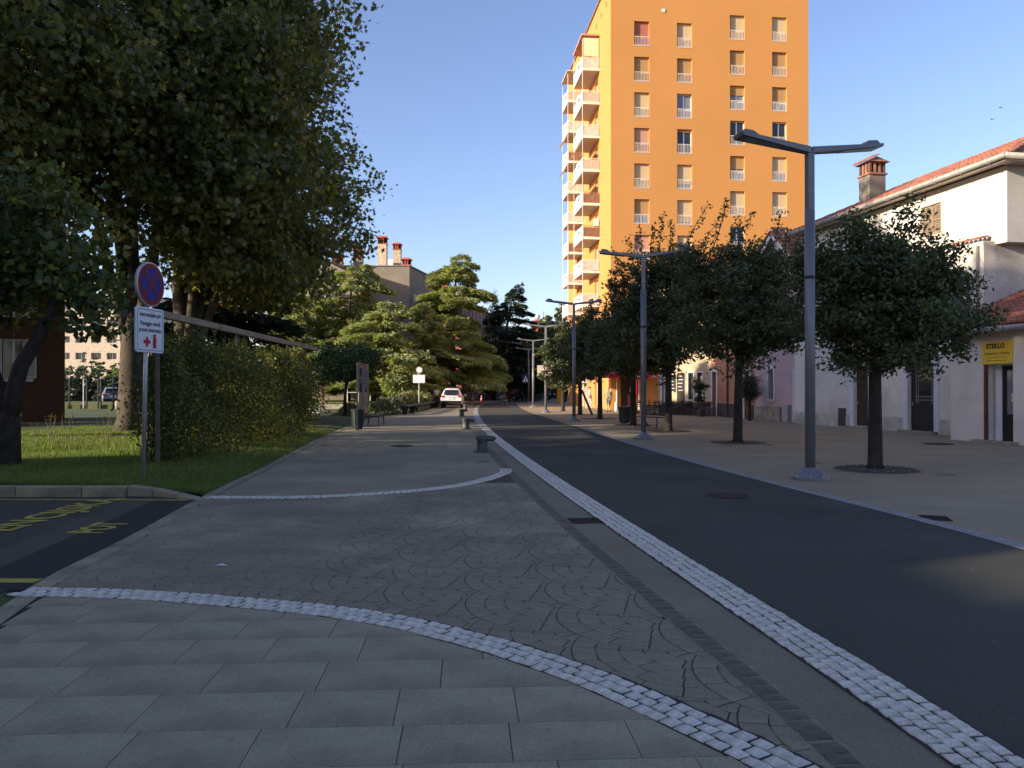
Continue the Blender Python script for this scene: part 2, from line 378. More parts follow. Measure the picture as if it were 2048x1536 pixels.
def sett_band(name, path, rows, pitch_w, pitch_l, meshes, mortar, z0=.002, limit=300, piece='sett', jit=.004, wob=.0, pad=.012):
    """base sheet of mortar, setts laid on it row by row; the nearest are objects, the rest one mesh"""
    P = smooth_path(path, pitch_l); n = len(P); V = []; F = []; hw = rows * pitch_w / 2 + pad
    N = []
    for i in range(n):
        t = (P[min(i + 1, n - 1)] - P[max(i - 1, 0)]).normalized(); N.append((t, Vector((-t.y, t.x))))
        r1, r2 = (random.uniform(0, wob) for _ in range(2))
        a = P[i] + N[i][1] * (hw + r1); b = P[i] - N[i][1] * (hw + r2); V += [(a.x, a.y, z0), (b.x, b.y, z0)]
    for i in range(n - 1): F.append((2 * i, 2 * i + 1, 2 * i + 3, 2 * i + 2))
    base = struct(MB().add(V, F).build(name, mortar))
    spots = []
    for i in range(n - 1):
        for r in range(rows):
            t, nn = N[i]; c = (P[i] + P[i + 1]) / 2 + nn * ((r - (rows - 1) / 2) * pitch_w + random.uniform(-jit, jit)) + t * (pitch_l * (.5 if r % 2 else 0) + random.uniform(-jit, jit) * 2)
            spots.append((c.x, c.y, math.atan2(t.y, t.x) - math.pi / 2 + random.uniform(-.05, .05)))
    vis = [s for s in spots if s[1] > 3.0 and abs(s[0] / max(s[1], .1)) < .68]
    vis.sort(key=lambda s: s[1]); near = vis[:limit]; rest = vis[limit:]
    for x, y, a in near:
        link(piece, random.choice(meshes), base, (x, y, z0), a)
    if rest:
        T = [np.array([v.co[:] for v in me.vertices]) for me in meshes]; FF = [[tuple(p.vertices) for p in me.polygons] for me in meshes]
        V = []; F = []
        for x, y, a in rest:
            k = random.randrange(len(meshes)); c, s = math.cos(a), math.sin(a); q = T[k]; o = len(V)
            V += [(x + p[0] * c - p[1] * s, y + p[0] * s + p[1] * c, z0 + p[2]) for p in q]; F += [tuple(i + o for i in f) for f in FF[k]]
        stuff(MB().add(V, F).build(piece + '_run', meshes[0].materials[0], base))
    return base
ys_ = np.concatenate([np.arange(2.6, 30, .7), np.arange(30, 100, 2.5)])
sett_band('road_edge_setts', [(float(XS(y)) - .165, y) for y in ys_ if y < 34], 4, .083, .098, SETTS, M_MORT, limit=300)
ribbon('road_edge_band', lambda y: XS(y) - .33, XS, .002, mat('distant_setts', (.40, .41, .43), .8, .2, 6, .3, 30), np.arange(34, 112, 1.0))
ARC = [gp(*p) for p in [(40, 1183), (75, 1185), (200, 1187), (350, 1195), (500, 1207), (650, 1222), (800, 1245), (950, 1282), (1024, 1303), (1174, 1354), (1324, 1418), (1474, 1488), (1560, 1530), (1640, 1580)]]
sett_band('curved_sett_band', ARC, 3, .086, .098, SETTS, M_MORT, z0=.004, wob=.02)
ARC2 = [gp(*p) for p in [(415, 995), (600, 995), (750, 988), (850, 980), (920, 971), (965, 961), (1000, 950), (1013, 942)]]
ARC2 += [(ARC2[-1][0] - .05, ARC2[-1][1] + .35)]
sett_band('far_curved_sett_band', ARC2, 3, .086, .098, SETTS, M_MORT, z0=.004, limit=300)
sett_band('gutter_sett_row', [(float(XG(y)), y) for y in np.arange(2.6, 22, .6)], 1, .15, .115, DSETTS, M_MORTL, z0=.004, limit=200, wob=.03, pad=.0)
sett_band('kerb_setts', [(float(XR(y)) + .09, y) for y in np.arange(6.5, 34, .8)], 2, .095, .16, sett_meshes('kerb_sett', mat('kerb_sett', (.36, .36, .36), .8, .15, 10, .4, 80, island=.12), 6, .088, .152, .006), M_MORTL, z0=.004, limit=280, piece='kerb_sett')

# ---- large slabs in the foreground, cut along the curved band
arcP = smooth_path(ARC, .15)
def arc_near(x, y):
    c = Vector((x, y)); i = min(range(len(arcP)), key=lambda k: (arcP[k] - c).length_squared)
    a = arcP[max(i - 1, 0)]; b = arcP[min(i + 1, len(arcP) - 1)]; t = (b - a).normalized()
    return arcP[i], Vector((-t.y, t.x))              # normal points to the far side
def clip(poly, o, n, off=0.0):
    """keep the part with (p-o).n <= off"""
    out = []
    for i in range(len(poly)):
        a = Vector(poly[i]); b = Vector(poly[(i + 1) % len(poly)]); da = (a - o).dot(n) - off; db = (b - o).dot(n) - off
        if da <= 0: out.append(tuple(a))
        if (da < 0 < db) or (db < 0 < da): out.append(tuple(a + (b - a) * (da / (da - db))))
    return out
def slab_mesh(poly, h, gap, m, name, tilt=.0015):
    c = Vector((sum(p[0] for p in poly) / len(poly), sum(p[1] for p in poly) / len(poly)))
    n = len(poly); tx, ty = random.uniform(-tilt, tilt), random.uniform(-tilt, tilt)
    def inset(g): return [(Vector(p) - c) * max(.2, 1 - g / max((Vector(p) - c).length, .05)) for p in poly]
    a = inset(gap); b = inset(gap + .005)
    V = [(p.x, p.y, -.01) for p in a] + [(p.x, p.y, h - .0015) for p in a] + [(p.x, p.y, h + p.x * tx + p.y * ty) for p in b]
    F = [(i, (i + 1) % n, n + (i + 1) % n, n + i) for i in range(n)] + [(n + i, n + (i + 1) % n, 2 * n + (i + 1) % n, 2 * n + i) for i in range(n)] + [tuple(range(2 * n, 3 * n))]
    return MB().add(V, F).mesh(name, m), c
slabs = struct(MB().add([(float(XL(0)) + .1, -2, -.002)] + [(float(XL(y)) + .13, float(y), -.002) for y in (0, 2, 4, 5.7, 6.2)] + [(p.x, p.y, -.002) for p in arcP] + [(4, 2, -.002), (4, -2, -.002)], [tuple(range(len(arcP) + 8))][0:1]).build('slab_paving_bed', M_SLABJ))
th = R(3.4); ex = Vector((math.cos(th), math.sin(th))); ey = Vector((-math.sin(th), math.cos(th)))
o0 = Vector((-3.1, 2.45)); v = 0; rowi = 0
while v < 3.7:
    hh = random.choice((.40, .43, .46)); u = -1.8 - random.uniform(0, .5)
    while u < 5.6:
        ww = random.choice((.50, .56, .60, .66, .74)); q = [(u, v), (u + ww, v), (u + ww, v + hh), (u, v + hh)]
        poly = [tuple(o0 + ex * a + ey * b) for a, b in q]; cx = sum(p[0] for p in poly) / 4; cy = sum(p[1] for p in poly) / 4
        op, nn = arc_near(cx, cy); poly = clip(poly, op, nn, -.135)
        if len(poly) >= 3:
            for yy in (cy - .2, cy + .2):
                if len(poly) >= 3: poly = clip(poly, Vector((float(XL(yy)) + .16, yy)), Vector((-1, -.12)).normalized(), 0)
        if len(poly) >= 3 and cx < 3.2:
            ar = abs(sum(poly[i][0] * poly[(i + 1) % len(poly)][1] - poly[(i + 1) % len(poly)][0] * poly[i][1] for i in range(len(poly)))) / 2
            if ar > .003 and cx / max(cy, .1) < .75:
                me, c = slab_mesh(poly, .005, .0028, M_SLAB, 'paving_slab'); link('paving_slab', me, slabs, (c.x, c.y, 0))
        u += ww
    v += hh; rowi += 1

# ---- fan pattern of the stamped concrete between the curved bands
stamp_poly = [tuple(p) for p in arcP] + [(float(XG(y)) - .08, float(y)) for y in np.arange(3.4, 14.3, .5)] + [tuple(p) for p in reversed(smooth_path(ARC2, .3))] + [(float(XL(y)) + .15, float(y)) for y in np.arange(11.5, 6.3, -.5)]
bed = struct(MB().add([(x, y, -.004) for x, y in stamp_poly], [tuple(range(len(stamp_poly)))]).build('stamped_concrete_bed', M_STAMPJ))
def inside(x, y, poly):
    c = False; j = len(poly) - 1
    for i in range(len(poly)):
        xi, yi = poly[i]; xj, yj = poly[j]
        if (yi > y) != (yj > y) and x < (xj - xi) * (y - yi) / (yj - yi) + xi: c = not c
        j = i
    return c
FR = .72; fa = R(122); fc, fs = math.cos(fa), math.sin(fa); cells = []
def frot(x, y): return (x * fc - y * fs - 1.0, x * fs + y * fc + 7.5)
for iy in range(-22, 30):
    for ix in range(-9, 9):
        cx_ = (ix + (iy % 2) * .5) * FR * 2 * .93; cy_ = iy * FR * .5
        hide = [(cx_ + dx * FR * 2 * .93, cy_ + dy * FR * .5) for dy, dx in ((0, 1), (-1, .5), (-1, -.5), (-2, 0), (-2, 1), (-2, -1), (-3, .5), (-3, -.5))]
        for r in range(5):
            r0 = r * FR / 5; r1 = r0 + FR / 5; nsec = max(3, int(math.pi * (r0 + r1) / .23)); ph0 = .5 * (r % 2)
            for k in range(nsec):
                a0 = 2 * math.pi * (k + ph0) / nsec; a1 = a0 + 2 * math.pi / nsec; am = (a0 + a1) / 2; rm = (r0 + r1) / 2
                gap = .0055 if (cx_ * fc - cy_ * fs) > -.6 else .0032
                q0, q1 = r0 + gap, r1 - gap; g0, g1 = gap / max(q0, .04), gap / q1
                out_ = [(q1, a1 - g1 - (a1 - a0 - 2 * g1) * w / 3) for w in range(4)]
                pts = ([(q0, a0 + g0), (q0, a1 - g0)] if r0 > 0 else [(.012, am)]) + out_
                P_ = [(cx_ + q * math.sin(t), cy_ + q * math.cos(t)) for q, t in pts]
                for ox, oy in hide:
                    if len(P_) < 3: break
                    if any((x - ox) ** 2 + (y - oy) ** 2 < (FR + gap) ** 2 for x, y in P_):
                        ov_ = [p for p in P_ if (p[0] - ox) ** 2 + (p[1] - oy) ** 2 >= (FR + gap) ** 2]
                        if not ov_: P_ = []; break
                        gx_ = sum(p[0] for p in ov_) / len(ov_) - ox; gy_ = sum(p[1] for p in ov_) / len(ov_) - oy; gl = math.hypot(gx_, gy_)
                        P_ = clip(P_, Vector((ox, oy)), Vector((-gx_ / gl, -gy_ / gl)), -(FR * .994 + gap))
                if len(P_) < 3 or abs(sum(P_[w][0] * P_[(w + 1) % len(P_)][1] - P_[(w + 1) % len(P_)][0] * P_[w][1] for w in range(len(P_)))) < .0006: continue
                W_ = [frot(x, y) for x, y in P_]; mx = sum(p[0] for p in W_) / len(W_); my = sum(p[1] for p in W_) / len(W_)
                if my < 3 or my > 13.6 or mx / my < -.70 or not (inside(mx, my, stamp_poly) or inside(mx - .07, my - .02, stamp_poly) or inside(mx + .07, my + .05, stamp_poly)): continue
                cells.append((my, W_, iy - (.5 if ix % 2 else 0)))
cells.sort(key=lambda c: c[0] - .25 * c[1][0][0])
def stone_cell(poly, h):
    n = len(poly); c = Vector((sum(p[0] for p in poly) / n, sum(p[1] for p in poly) / n)); a = [Vector(p) - c for p in poly]; b = [v * (1 - .003 / max(v.length, .02)) for v in a]
    V = [(p.x, p.y, -.006) for p in a] + [(p.x, p.y, h - .0012) for p in a] + [(p.x, p.y, h) for p in b]
    F = [(i, (i + 1) % n, n + (i + 1) % n, n + i) for i in range(n)] + [(n + i, n + (i + 1) % n, 2 * n + (i + 1) % n, 2 * n + i) for i in range(n)] + [tuple(range(2 * n, 3 * n))]
    return V, F, c
restV = []; restF = []
for i, (_, poly, iy) in enumerate(cells):
    V, F, c = stone_cell(poly, .0032 + (iy % 7) * .00005)
    if i < 300: link('stamped_stone', MB().add(V, F).mesh('stamped_stone', M_STAMP), bed, (c.x, c.y, 0))
    else:
        o = len(restV); restV += [(v[0] + c.x, v[1] + c.y, v[2]) for v in V]; restF += [tuple(k + o for k in f) for f in F]
stuff(MB().add(restV, restF).build('stamped_stone_field', M_STAMP, bed))
# ------------------------------------------------------------------ car park corner on the left
def lawn_h(x, y):
    e = float(XL(y)) - x                                   # metres in from the promenade edge
    h = .15 * min(1, max(0, e / 1.6)) ** .7 if e > 0 else -.1
    if y < 13.5 and x > -5.9: h = min(h, .02 + .05 * max(0, -4.6 - x))
    if y > 58: h = .15 + .30
    if 18 < y < 58 and x < -12: h += .05
    return h + .012 * math.sin(x * 2.1) * math.sin(y * 1.7)
pk = [(float(XL(y)), float(y), 0) for y in (6.35, 7, 8, 9, 10, 11, 11.75)]
struct(MB().add(pk + [(-5.6, 12.0, 0), (-30, 12.15, 0), (-30, 6.35, 0)], [tuple(range(len(pk) + 3))]).build('parking_asphalt', M_ASPH))
pt = [(float(XL(y)), float(y), .004) for y in (6.35, 7, 8, 9, 10, 11, 11.6)]
pl = [(float(XL(y)) - (.62 + .02 * math.sin(y * 5)), float(y), .004) for y in (11.6, 11, 10, 9, 8, 7, 6.35)]
struct(MB().add(pt + pl, [tuple(range(14))]).build('asphalt_patch', mat('asphalt_patch', (.040, .042, .047), .9, .15, .5, .7, 240)))
pt2 = [(p[0], p[1], .0035) for p in reversed(pl)]; pl2 = [(p[0] - .42, p[1], .0035) for p in pl]
struct(MB().add(pt2 + pl2, [tuple(range(14))]).build('worn_asphalt_strip', M_ASPH2))
def bar(x0, y0, x1, y1, w, z=.008):
    d = Vector((x1 - x0, y1 - y0)).normalized(); n = Vector((-d.y, d.x)) * w / 2
    return [(x0 + n.x, y0 + n.y, z), (x1 + n.x, y1 + n.y, z), (x1 - n.x, y1 - n.y, z), (x0 - n.x, y0 - n.y, z)]
struct(MB().add(bar(-25, 11.78, -4.66, 11.50, .10), [(0, 1, 2, 3)]).build('yellow_line', M_YEL))
struct(MB().add(bar(-12, 6.72, -3.93, 6.66, .14), [(0, 1, 2, 3)]).build('yellow_line', M_YEL))
for txt, xc, yc, sz, sq in (('INTERVENCIJSKA', -5.82, 9.25, .62, 1.02), ('POT', -4.72, 9.2, .55, .68)):
    me = text_mesh(txt, sz, M_YEL, 'road_lettering', .001, squeeze=sq, bold=.014)
    me.transform(Matrix.Rotation(R(90), 4, 'Z')); struct(link('road_lettering', me, None, (xc, yc, .009)))
# kerb stones at the back of the car park
kerb = struct(MB().box((-15.5, 12.03, .04), (19.6, .10, .10)).build('kerb', M_MORT))
xk = -25.0
while xk < -5.75:
    L = min(.98, -5.75 - xk); h = .15
    b = MB().prism([(-L / 2 + .006, -.11), (L / 2 - .006, -.11), (L / 2 - .006, .1), (-L / 2 + .006, .1)], -.02, h)
    k = b.build('kerb_stone', M_KERB, kerb, bevel=.015); k.location = (xk + L / 2, 12.02 - .006 * (xk + L / 2 + 15), 0); xk += L
K = [(-5.75, 11.95), (-5.35, 11.90), (-4.98, 11.76), (-4.62, 11.52)]; hs = [.15, .11, .06, .025]
for i in range(3):
    a, c = Vector(K[i]), Vector(K[i + 1]); n = Vector((-(c - a).y, (c - a).x)).normalized() * .16
    g = (c - a).normalized() * .005; a = a + g; c = c - g
    V = [(a.x, a.y, -.02), (c.x, c.y, -.02), (c.x + n.x, c.y + n.y, -.02), (a.x + n.x, a.y + n.y, -.02),
         (a.x, a.y, hs[i]), (c.x, c.y, hs[i + 1]), (c.x + n.x, c.y + n.y, hs[i + 1] + .01), (a.x + n.x, a.y + n.y, hs[i] + .01)]
    MB().add(V, [(0, 3, 2, 1), (4, 5, 6, 7), (0, 1, 5, 4), (1, 2, 6, 5), (2, 3, 7, 6), (3, 0, 4, 7)]).build('kerb_stone', M_KERB, kerb, bevel=.012)
# near left corner: kerb and a bit of lawn
struct(MB().add([(-14, 6.33, -.002), (float(XL(6.33)), 6.33, -.002), (float(XL(2)), 2, -.002), (-14, 2, -.002)], [(0, 1, 2, 3)]).build('lawn_corner', M_GRASSG))
kc = struct(MB().box((-9.0, 6.30, .0), (10.0, .12, .02)).build('corner_kerb', M_MORT))
for i in range(8): MB().box((-4.66 - i * .82, 6.36 - .02 * i + (.0 if i else -.10), .035), (.80, .14, .09), -.02 - (.3 if i == 0 else 0)).build('kerb_stone', M_KERB, kc, bevel=.012)

# lawn sheet with its soft slope
xs = np.concatenate([np.linspace(0, 2.4, 9), np.linspace(3, 10, 8), np.linspace(14, 60, 10)])
ysl = np.concatenate([np.arange(12.1, 24, .6), np.arange(24, 58.1, 2.0)])
V = []; F = []
for y in ysl:
    for e in xs:
        x = float(XL(y)) - e
        V.append((x, float(y), lawn_h(x - .001, y) if e else -.01))
for i in range(len(ysl) - 1):
    for j in range(len(xs) - 1):
        a = i * len(xs) + j; F.append((a, a + len(xs), a + len(xs) + 1, a + 1))
struct(MB().add(V, F).build('lawn', M_GRASSG, smooth=True))
struct(MB().box((-36, 92, .20), (56, 68, .5)).build('upper_lawn', mat('upper_lawn', (.13, .16, .035), .95, .2, .8, .6, 30, stain=(.16, .15, .06), sscale=.4)))
w = MB().box((-13.5, 57.7, .24), (11.5, .3, .52)).build('retaining_wall', M_STONE); tag(w, 'low stone retaining wall at the foot of the sunlit upper lawn', 'wall')

# ------------------------------------------------------------------ leaf scattering
def rand_frames(n, up=.6, outward=None, k_out=.4, rnd=.7):
    N = RNG.normal(size=(n, 3)) * rnd; N[:, 2] += up
    if outward is not None: N += outward * k_out
    N /= np.linalg.norm(N, axis=1, keepdims=True) + 1e-9
    T = RNG.normal(size=(n, 3)); T -= N * np.sum(T * N, 1, keepdims=True); T /= np.linalg.norm(T, axis=1, keepdims=True) + 1e-9
    return N, T, np.cross(N, T)
SHAPES = {
    'maple': [(0, -.5, 0), (.16, -.2, .02), (.5, -.22, -.05), (.30, .05, .02), (.42, .3, -.05), (.12, .22, .02), (0, .55, -.06), (-.12, .22, .02), (-.42, .3, -.05), (-.30, .05, .02), (-.5, -.22, -.05), (-.16, -.2, .02)],
    'oval': [(0, -.5, 0), (.24, -.1, .03), (.2, .25, .02), (0, .5, -.04), (-.2, .25, .02), (-.24, -.1, .03)],
    'heart': [(0, -.42, 0), (.34, -.28, .02), (.42, .05, .0), (.2, .35, -.03), (0, .55, -.06), (-.2, .35, -.03), (-.42, .05, .0), (-.34, -.28, .02)],
    'kite': [(0, -.5, 0), (.19, .02, .02), (0, .5, -.03), (-.19, .02, .02)],
    'tuft': [(0, -.5, 0), (.13, .1, .01), (0, .5, -.05), (-.13, .1, .01)],
    'blade': [(-.5, 0, 0), (.5, 0, 0), (.1, 1, 0)],
}
def leaves(P, size, shape, up=.6, outward=None, k_out=.4, rnd=.7, frames=None, svar=.35):
    n = len(P); sh = np.array(SHAPES[shape]); N, T, B = frames or rand_frames(n, up, outward, k_out, rnd)
    s = size * (1 + svar * (RNG.random((n, 1, 1)) * 2 - 1))
    V = P[:, None, :] + s * (sh[None, :, 0:1] * T[:, None, :] + sh[None, :, 1:2] * B[:, None, :] + sh[None, :, 2:3] * N[:, None, :])
    return V.reshape(-1, 3), len(sh)
def crown_clusters(ells, n, inner=.45, rough=.16, seed=1):
    """cluster centres through a union of ellipsoids, denser towards the skin, the skin uneven"""
    g = np.random.default_rng(seed); vol = np.array([e[1][0] * e[1][1] * e[1][2] for e in ells]); pick = g.choice(len(ells), n, p=vol / vol.sum())
    C = np.array([e[0] for e in ells])[pick]; Rr = np.array([e[1] for e in ells])[pick]
    d = g.normal(size=(n, 3)); d /= np.linalg.norm(d, axis=1, keepdims=True)
    r = inner + (1 - inner) * g.random((n, 1)) ** .6
    w = 1 + rough * (np.sin(d[:, :1] * 5 + seed) * np.cos(d[:, 1:2] * 6 + seed * 2) + np.sin(d[:, 2:] * 7 + seed)) + rough * .5 * g.normal(size=(n, 1))
    return C + d * Rr * r * w, d
def foliage(name, ells, n_cl, per, cl_r, size, shape, m, parent, inner=.45, rough=.16, seed=1, up=.6, flat=.6, k_out=.4, rnd=.7, extra=None):
    C, d = crown_clusters(ells, n_cl, inner, rough, seed)
    if extra is not None: C = np.vstack([C, extra]); d = np.vstack([d, np.tile([[0, 0, 1.]], (len(extra), 1))])
    off = RNG.normal(size=(len(C) * per, 3)) * cl_r * np.array([1, 1, flat]) * .6
    P = np.repeat(C, per, 0) + off; out = np.repeat(d, per, 0)
    V, k = leaves(P, size, shape, up, out, k_out, rnd)
    o = link(name, fast_mesh(name, V, k, m), parent)
    return o
def limb(mb, a, b, r0, r1, n=8, bend=.12, seg=5, g=random):
    a, b = Vector(a), Vector(b); L = (b - a).length; P = []; off = Vector((g.uniform(-1, 1), g.uniform(-1, 1), g.uniform(-.2, .6))) * bend * L
    for i in range(seg + 1):
        t = i / seg; P.append(a.lerp(b, t) + off * math.sin(math.pi * t) + Vector((g.uniform(-1, 1), g.uniform(-1, 1), 0)) * r0 * .25 * (0 < i < seg))
    mb.tube(P, [r0 + (r1 - r0) * (i / seg) for i in range(seg + 1)], n); return P

# ------------------------------------------------------------------ plane trees and the other trees on the left
def plane_tree(label, base, stems, ells, n_cl, seed, r0=.42, fork=2.6, group='plane trees along the lawn', per=32, size=.20):
    t = thing('plane_tree', label, 'tree', (0, 0, 0), 0, group)
    mb = MB(); bx, by, bz = base
    mb.tube([(bx, by, bz - .1), (bx + .02, by, bz + .5), (bx, by + .05, bz + fork * .6), (bx + .05, by, bz + fork), (bx, by, bz + fork + .7), (bx - .05, by, bz + fork + 1.5)], [r0 * 1.35, r0 * 1.02, r0 * .92, r0 * .88, r0 * .7, r0 * .3], 12)
    mb.build('trunk', M_BARK, t, smooth=True)
    for (x, y, z, r) in stems:
        m2 = MB(); P = limb(m2, (bx, by, bz + fork - .25), (x, y, z), r, r * .45, 9, .05, 7)
        for k in range(6):
            q = P[random.randrange(3, 8)]; limb(m2, q, q + Vector((random.uniform(-2.5, 2.5), random.uniform(-2.2, 2.2), random.uniform(.5, 2.6))), r * .3, .02, 6, .15)
        m2.build('limb', M_BARK, t, smooth=True)
    f = foliage('crown', ells, n_cl, per, .55, size, 'maple', L_PLANE, t, inner=.42, rough=.16, seed=seed, up=.35, k_out=.35)
    f['kind'] = 'stuff'; return t
plane_tree('big plane tree with the thick forking trunk just behind the round blue and red sign', (-12.7, 26.7, .15),
           [(-13.6, 26.4, 13, .26), (-12.6, 27, 14, .24), (-11.3, 26.5, 13, .22), (-14.8, 27, 12, .2)],
           [((-12.6, 24.5, 12.2), (5.2, 4.8, 6.2)), ((-15.5, 24, 9.2), (3.6, 3.6, 3.6)), ((-9.6, 25.2, 8.6), (2.8, 2.8, 2.6))], 1500, 3, r0=.45)
plane_tree('plane tree with several slim leaning stems rising out of the top of the vine hedge', (-12.1, 29.6, .15),
           [(-9.7, 29.6, 13, .23), (-9.2, 30, 12.5, .2), (-11.6, 30, 14, .32), (-10.4, 29, 13.5, .2)],
           [((-10.3, 28.5, 12.5), (4.0, 4.4, 6.6)), ((-9.2, 25.6, 9.6), (2.5, 3.2, 3.9)), ((-9.0, 26, 14.5), (2.7, 3.4, 4.4)), ((-9.4, 33, 9.5), (3.6, 3.6, 3.4)), ((-10.4, 32, 6.6), (3.2, 3.0, 2.2)), ((-9.8, 27.5, 6.5), (2.6, 2.4, 1.7)), ((-9.0, 30, 6.2), (1.8, 2.0, 1.4))], 2500, 5, r0=.38, fork=2.2)
plane_tree('plane tree whose leafy boughs hang at the very left top corner', (-18.5, 21.5, .15),
           [(-17.5, 21, 12, .24), (-19.5, 21.5, 13, .22), (-16, 20, 11, .2)],
           [((-16.0, 20.5, 11.2), (5.4, 4.2, 5.6)), ((-13.0, 19.5, 10.5), (3.4, 3.0, 3.2))], 1100, 9, r0=.36)
# unseen trees placed left of the view to shade the street and the brown house
for i, (x, y, s, rz, lb) in enumerate([(-18.0, 3.6, 1, 1.1, 'plane tree out of view beside the car park, shading the pavement'), (-18.0, -9.8, 1.0, 2.3, 'plane tree out of view left of the camera, shading the slabs'),
                                       (-21.5, 10.4, 1, 4.0, 'plane tree out of view beyond the car park, shading the road'), (-27.5, 27.5, .9, 5.1, 'plane tree added out of view beside the brown house to shade its front'), (-17.5, -22, 1, 3.3, 'plane tree out of view behind the camera on the left')]):
    t = thing('plane_tree', lb, 'tree', (x, y, 0), rz, 'plane trees along the lawn')
    MB().tube([(0, 0, -1.6), (0, 0, 1.5), (.1, 0, 4.2), (.2, .1, 7)], [.45, .36, .32, .2], 10).build('trunk', M_BARK, t, smooth=True)
    if i == 2: t.location.z = 1.5
    if i == 0: shade_me = foliage('crown', [((0, 0, 10.0), (4.6, 5.6, 4.6)), ((.5, 1.5, 12.5), (2.6, 3, 2.4))], 1100, 14, .7, .40, 'maple', L_PLANE, t, inner=.3, rough=.16, seed=21).data
    else: link('crown', shade_me, t)
# small forked linden at the left border of the picture
t = thing('linden_tree', 'small linden with a dark forked trunk standing at the left edge of the lawn', 'tree')
b = MB().tube([(-9.68, 15.3, 0), (-9.66, 15.3, .7), (-9.64, 15.3, 1.05), (-9.64, 15.3, 1.45)], [.27, .235, .215, .10], 10)
b.tube([(-9.62, 15.3, .95), (-9.98, 15.3, 1.9), (-10.2, 15.4, 3.0), (-10.3, 15.6, 4.6)], [.2, .17, .14, .08], 9).build('trunk', M_BARKD, t, smooth=True)
b = MB().tube([(-9.62, 15.3, .95), (-9.52, 15.25, 1.45), (-9.33, 15.2, 2.05), (-8.98, 15.2, 2.6), (-8.75, 15.3, 3.3), (-8.6, 15.3, 4.2)], [.17, .155, .14, .12, .085, .05], 9)
for k in range(14):
    a = Vector((random.uniform(-10.2, -8.8), 15.4, random.uniform(2.6, 4.0))); limb(b, a, a + Vector((random.uniform(-1.8, 1.8), random.uniform(-1.2, 1), random.uniform(-.2, 1.8))), .045, .01, 5, .2)
b.build('limb', M_BARKD, t, smooth=True)
stuff(foliage('crown', [((-10.2, 15.9, 4.5), (1.7, 2.0, 1.5)), ((-8.6, 15.8, 3.7), (.85, 1.1, 1.05)), ((-10.6, 15.2, 3.2), (1.0, 1.0, .9)), ((-7.95, 15.5, 2.95), (.5, .6, .38)), ((-8.9, 15.6, 5.4), (.8, .9, .6))], 400, 22, .34, .135, 'heart', L_LINDEN, t, inner=.3, rough=.2, seed=4, up=.3))

# ------------------------------------------------------------------ vine hedge with its timber frame
t = thing('vine_trellis', 'long vine grown timber trellis beside the grass, with a pale beam along its top', 'trellis', (0, 0, 0))
MB().tube([(-6.90, 15.6, .05), (-6.93, 15.6, 3.02)], .05, 8, sq=False).build('post', M_POST, t)
for y in (20.5, 25.5): MB().tube([(-6.9 - (y - 15.6) * .022, y, .05), (-6.93 - (y - 15.6) * .022, y, 3.0)], .05, 8).build('post', M_POST, t)
MB().box((-7.05, 22.3, 3.07), (.14, 14.2, .14), R(1.27)).build('beam', M_WOOD, t, bevel=.01)
n = 68000; yy = 15.85 + 12.6 * RNG.random(n); xx = -7.0 - (yy - 15.6) * .022 + RNG.normal(size=n) * .25
top = 2.55 + .22 * np.sin(yy * 1.9) + .14 * np.sin(yy * 5.1 + 1); zz = .12 + (top + RNG.normal(size=n) * .10 - .12) * RNG.random(n) ** .85
swell = 1 + .5 * np.sin(yy * 1.1 + zz * 2.3); xx = -7.0 - (yy - 15.6) * .022 + (xx + 7.0 + (yy - 15.6) * .022) * swell
keep = (np.sin(yy * 3.1 + zz * 1.3) + np.sin(zz * 4.7 + yy * .8) + RNG.random(n) * 1.4 > -.85)
P = np.stack([xx, yy, zz], 1)[keep]
V, k = leaves(P, .085, 'oval', .3, np.tile([[1., -.2, 0]], (len(P), 1)), .5)
stuff(link('vine_leaves', fast_mesh('vine_leaves', V, k, L_VINE), t))
b = MB()
for i in range(90):
    y = random.uniform(15.7, 28); x = -7.2 - (y - 15.6) * .022; limb(b, (x + random.uniform(-.1, .1), y, 0), (x + random.uniform(-.3, .3), y + random.uniform(-.6, .6), random.uniform(1.6, 3.1)), .018, .006, 5, .08)
stuff(b.build('vine_stems', M_BARKD, t))

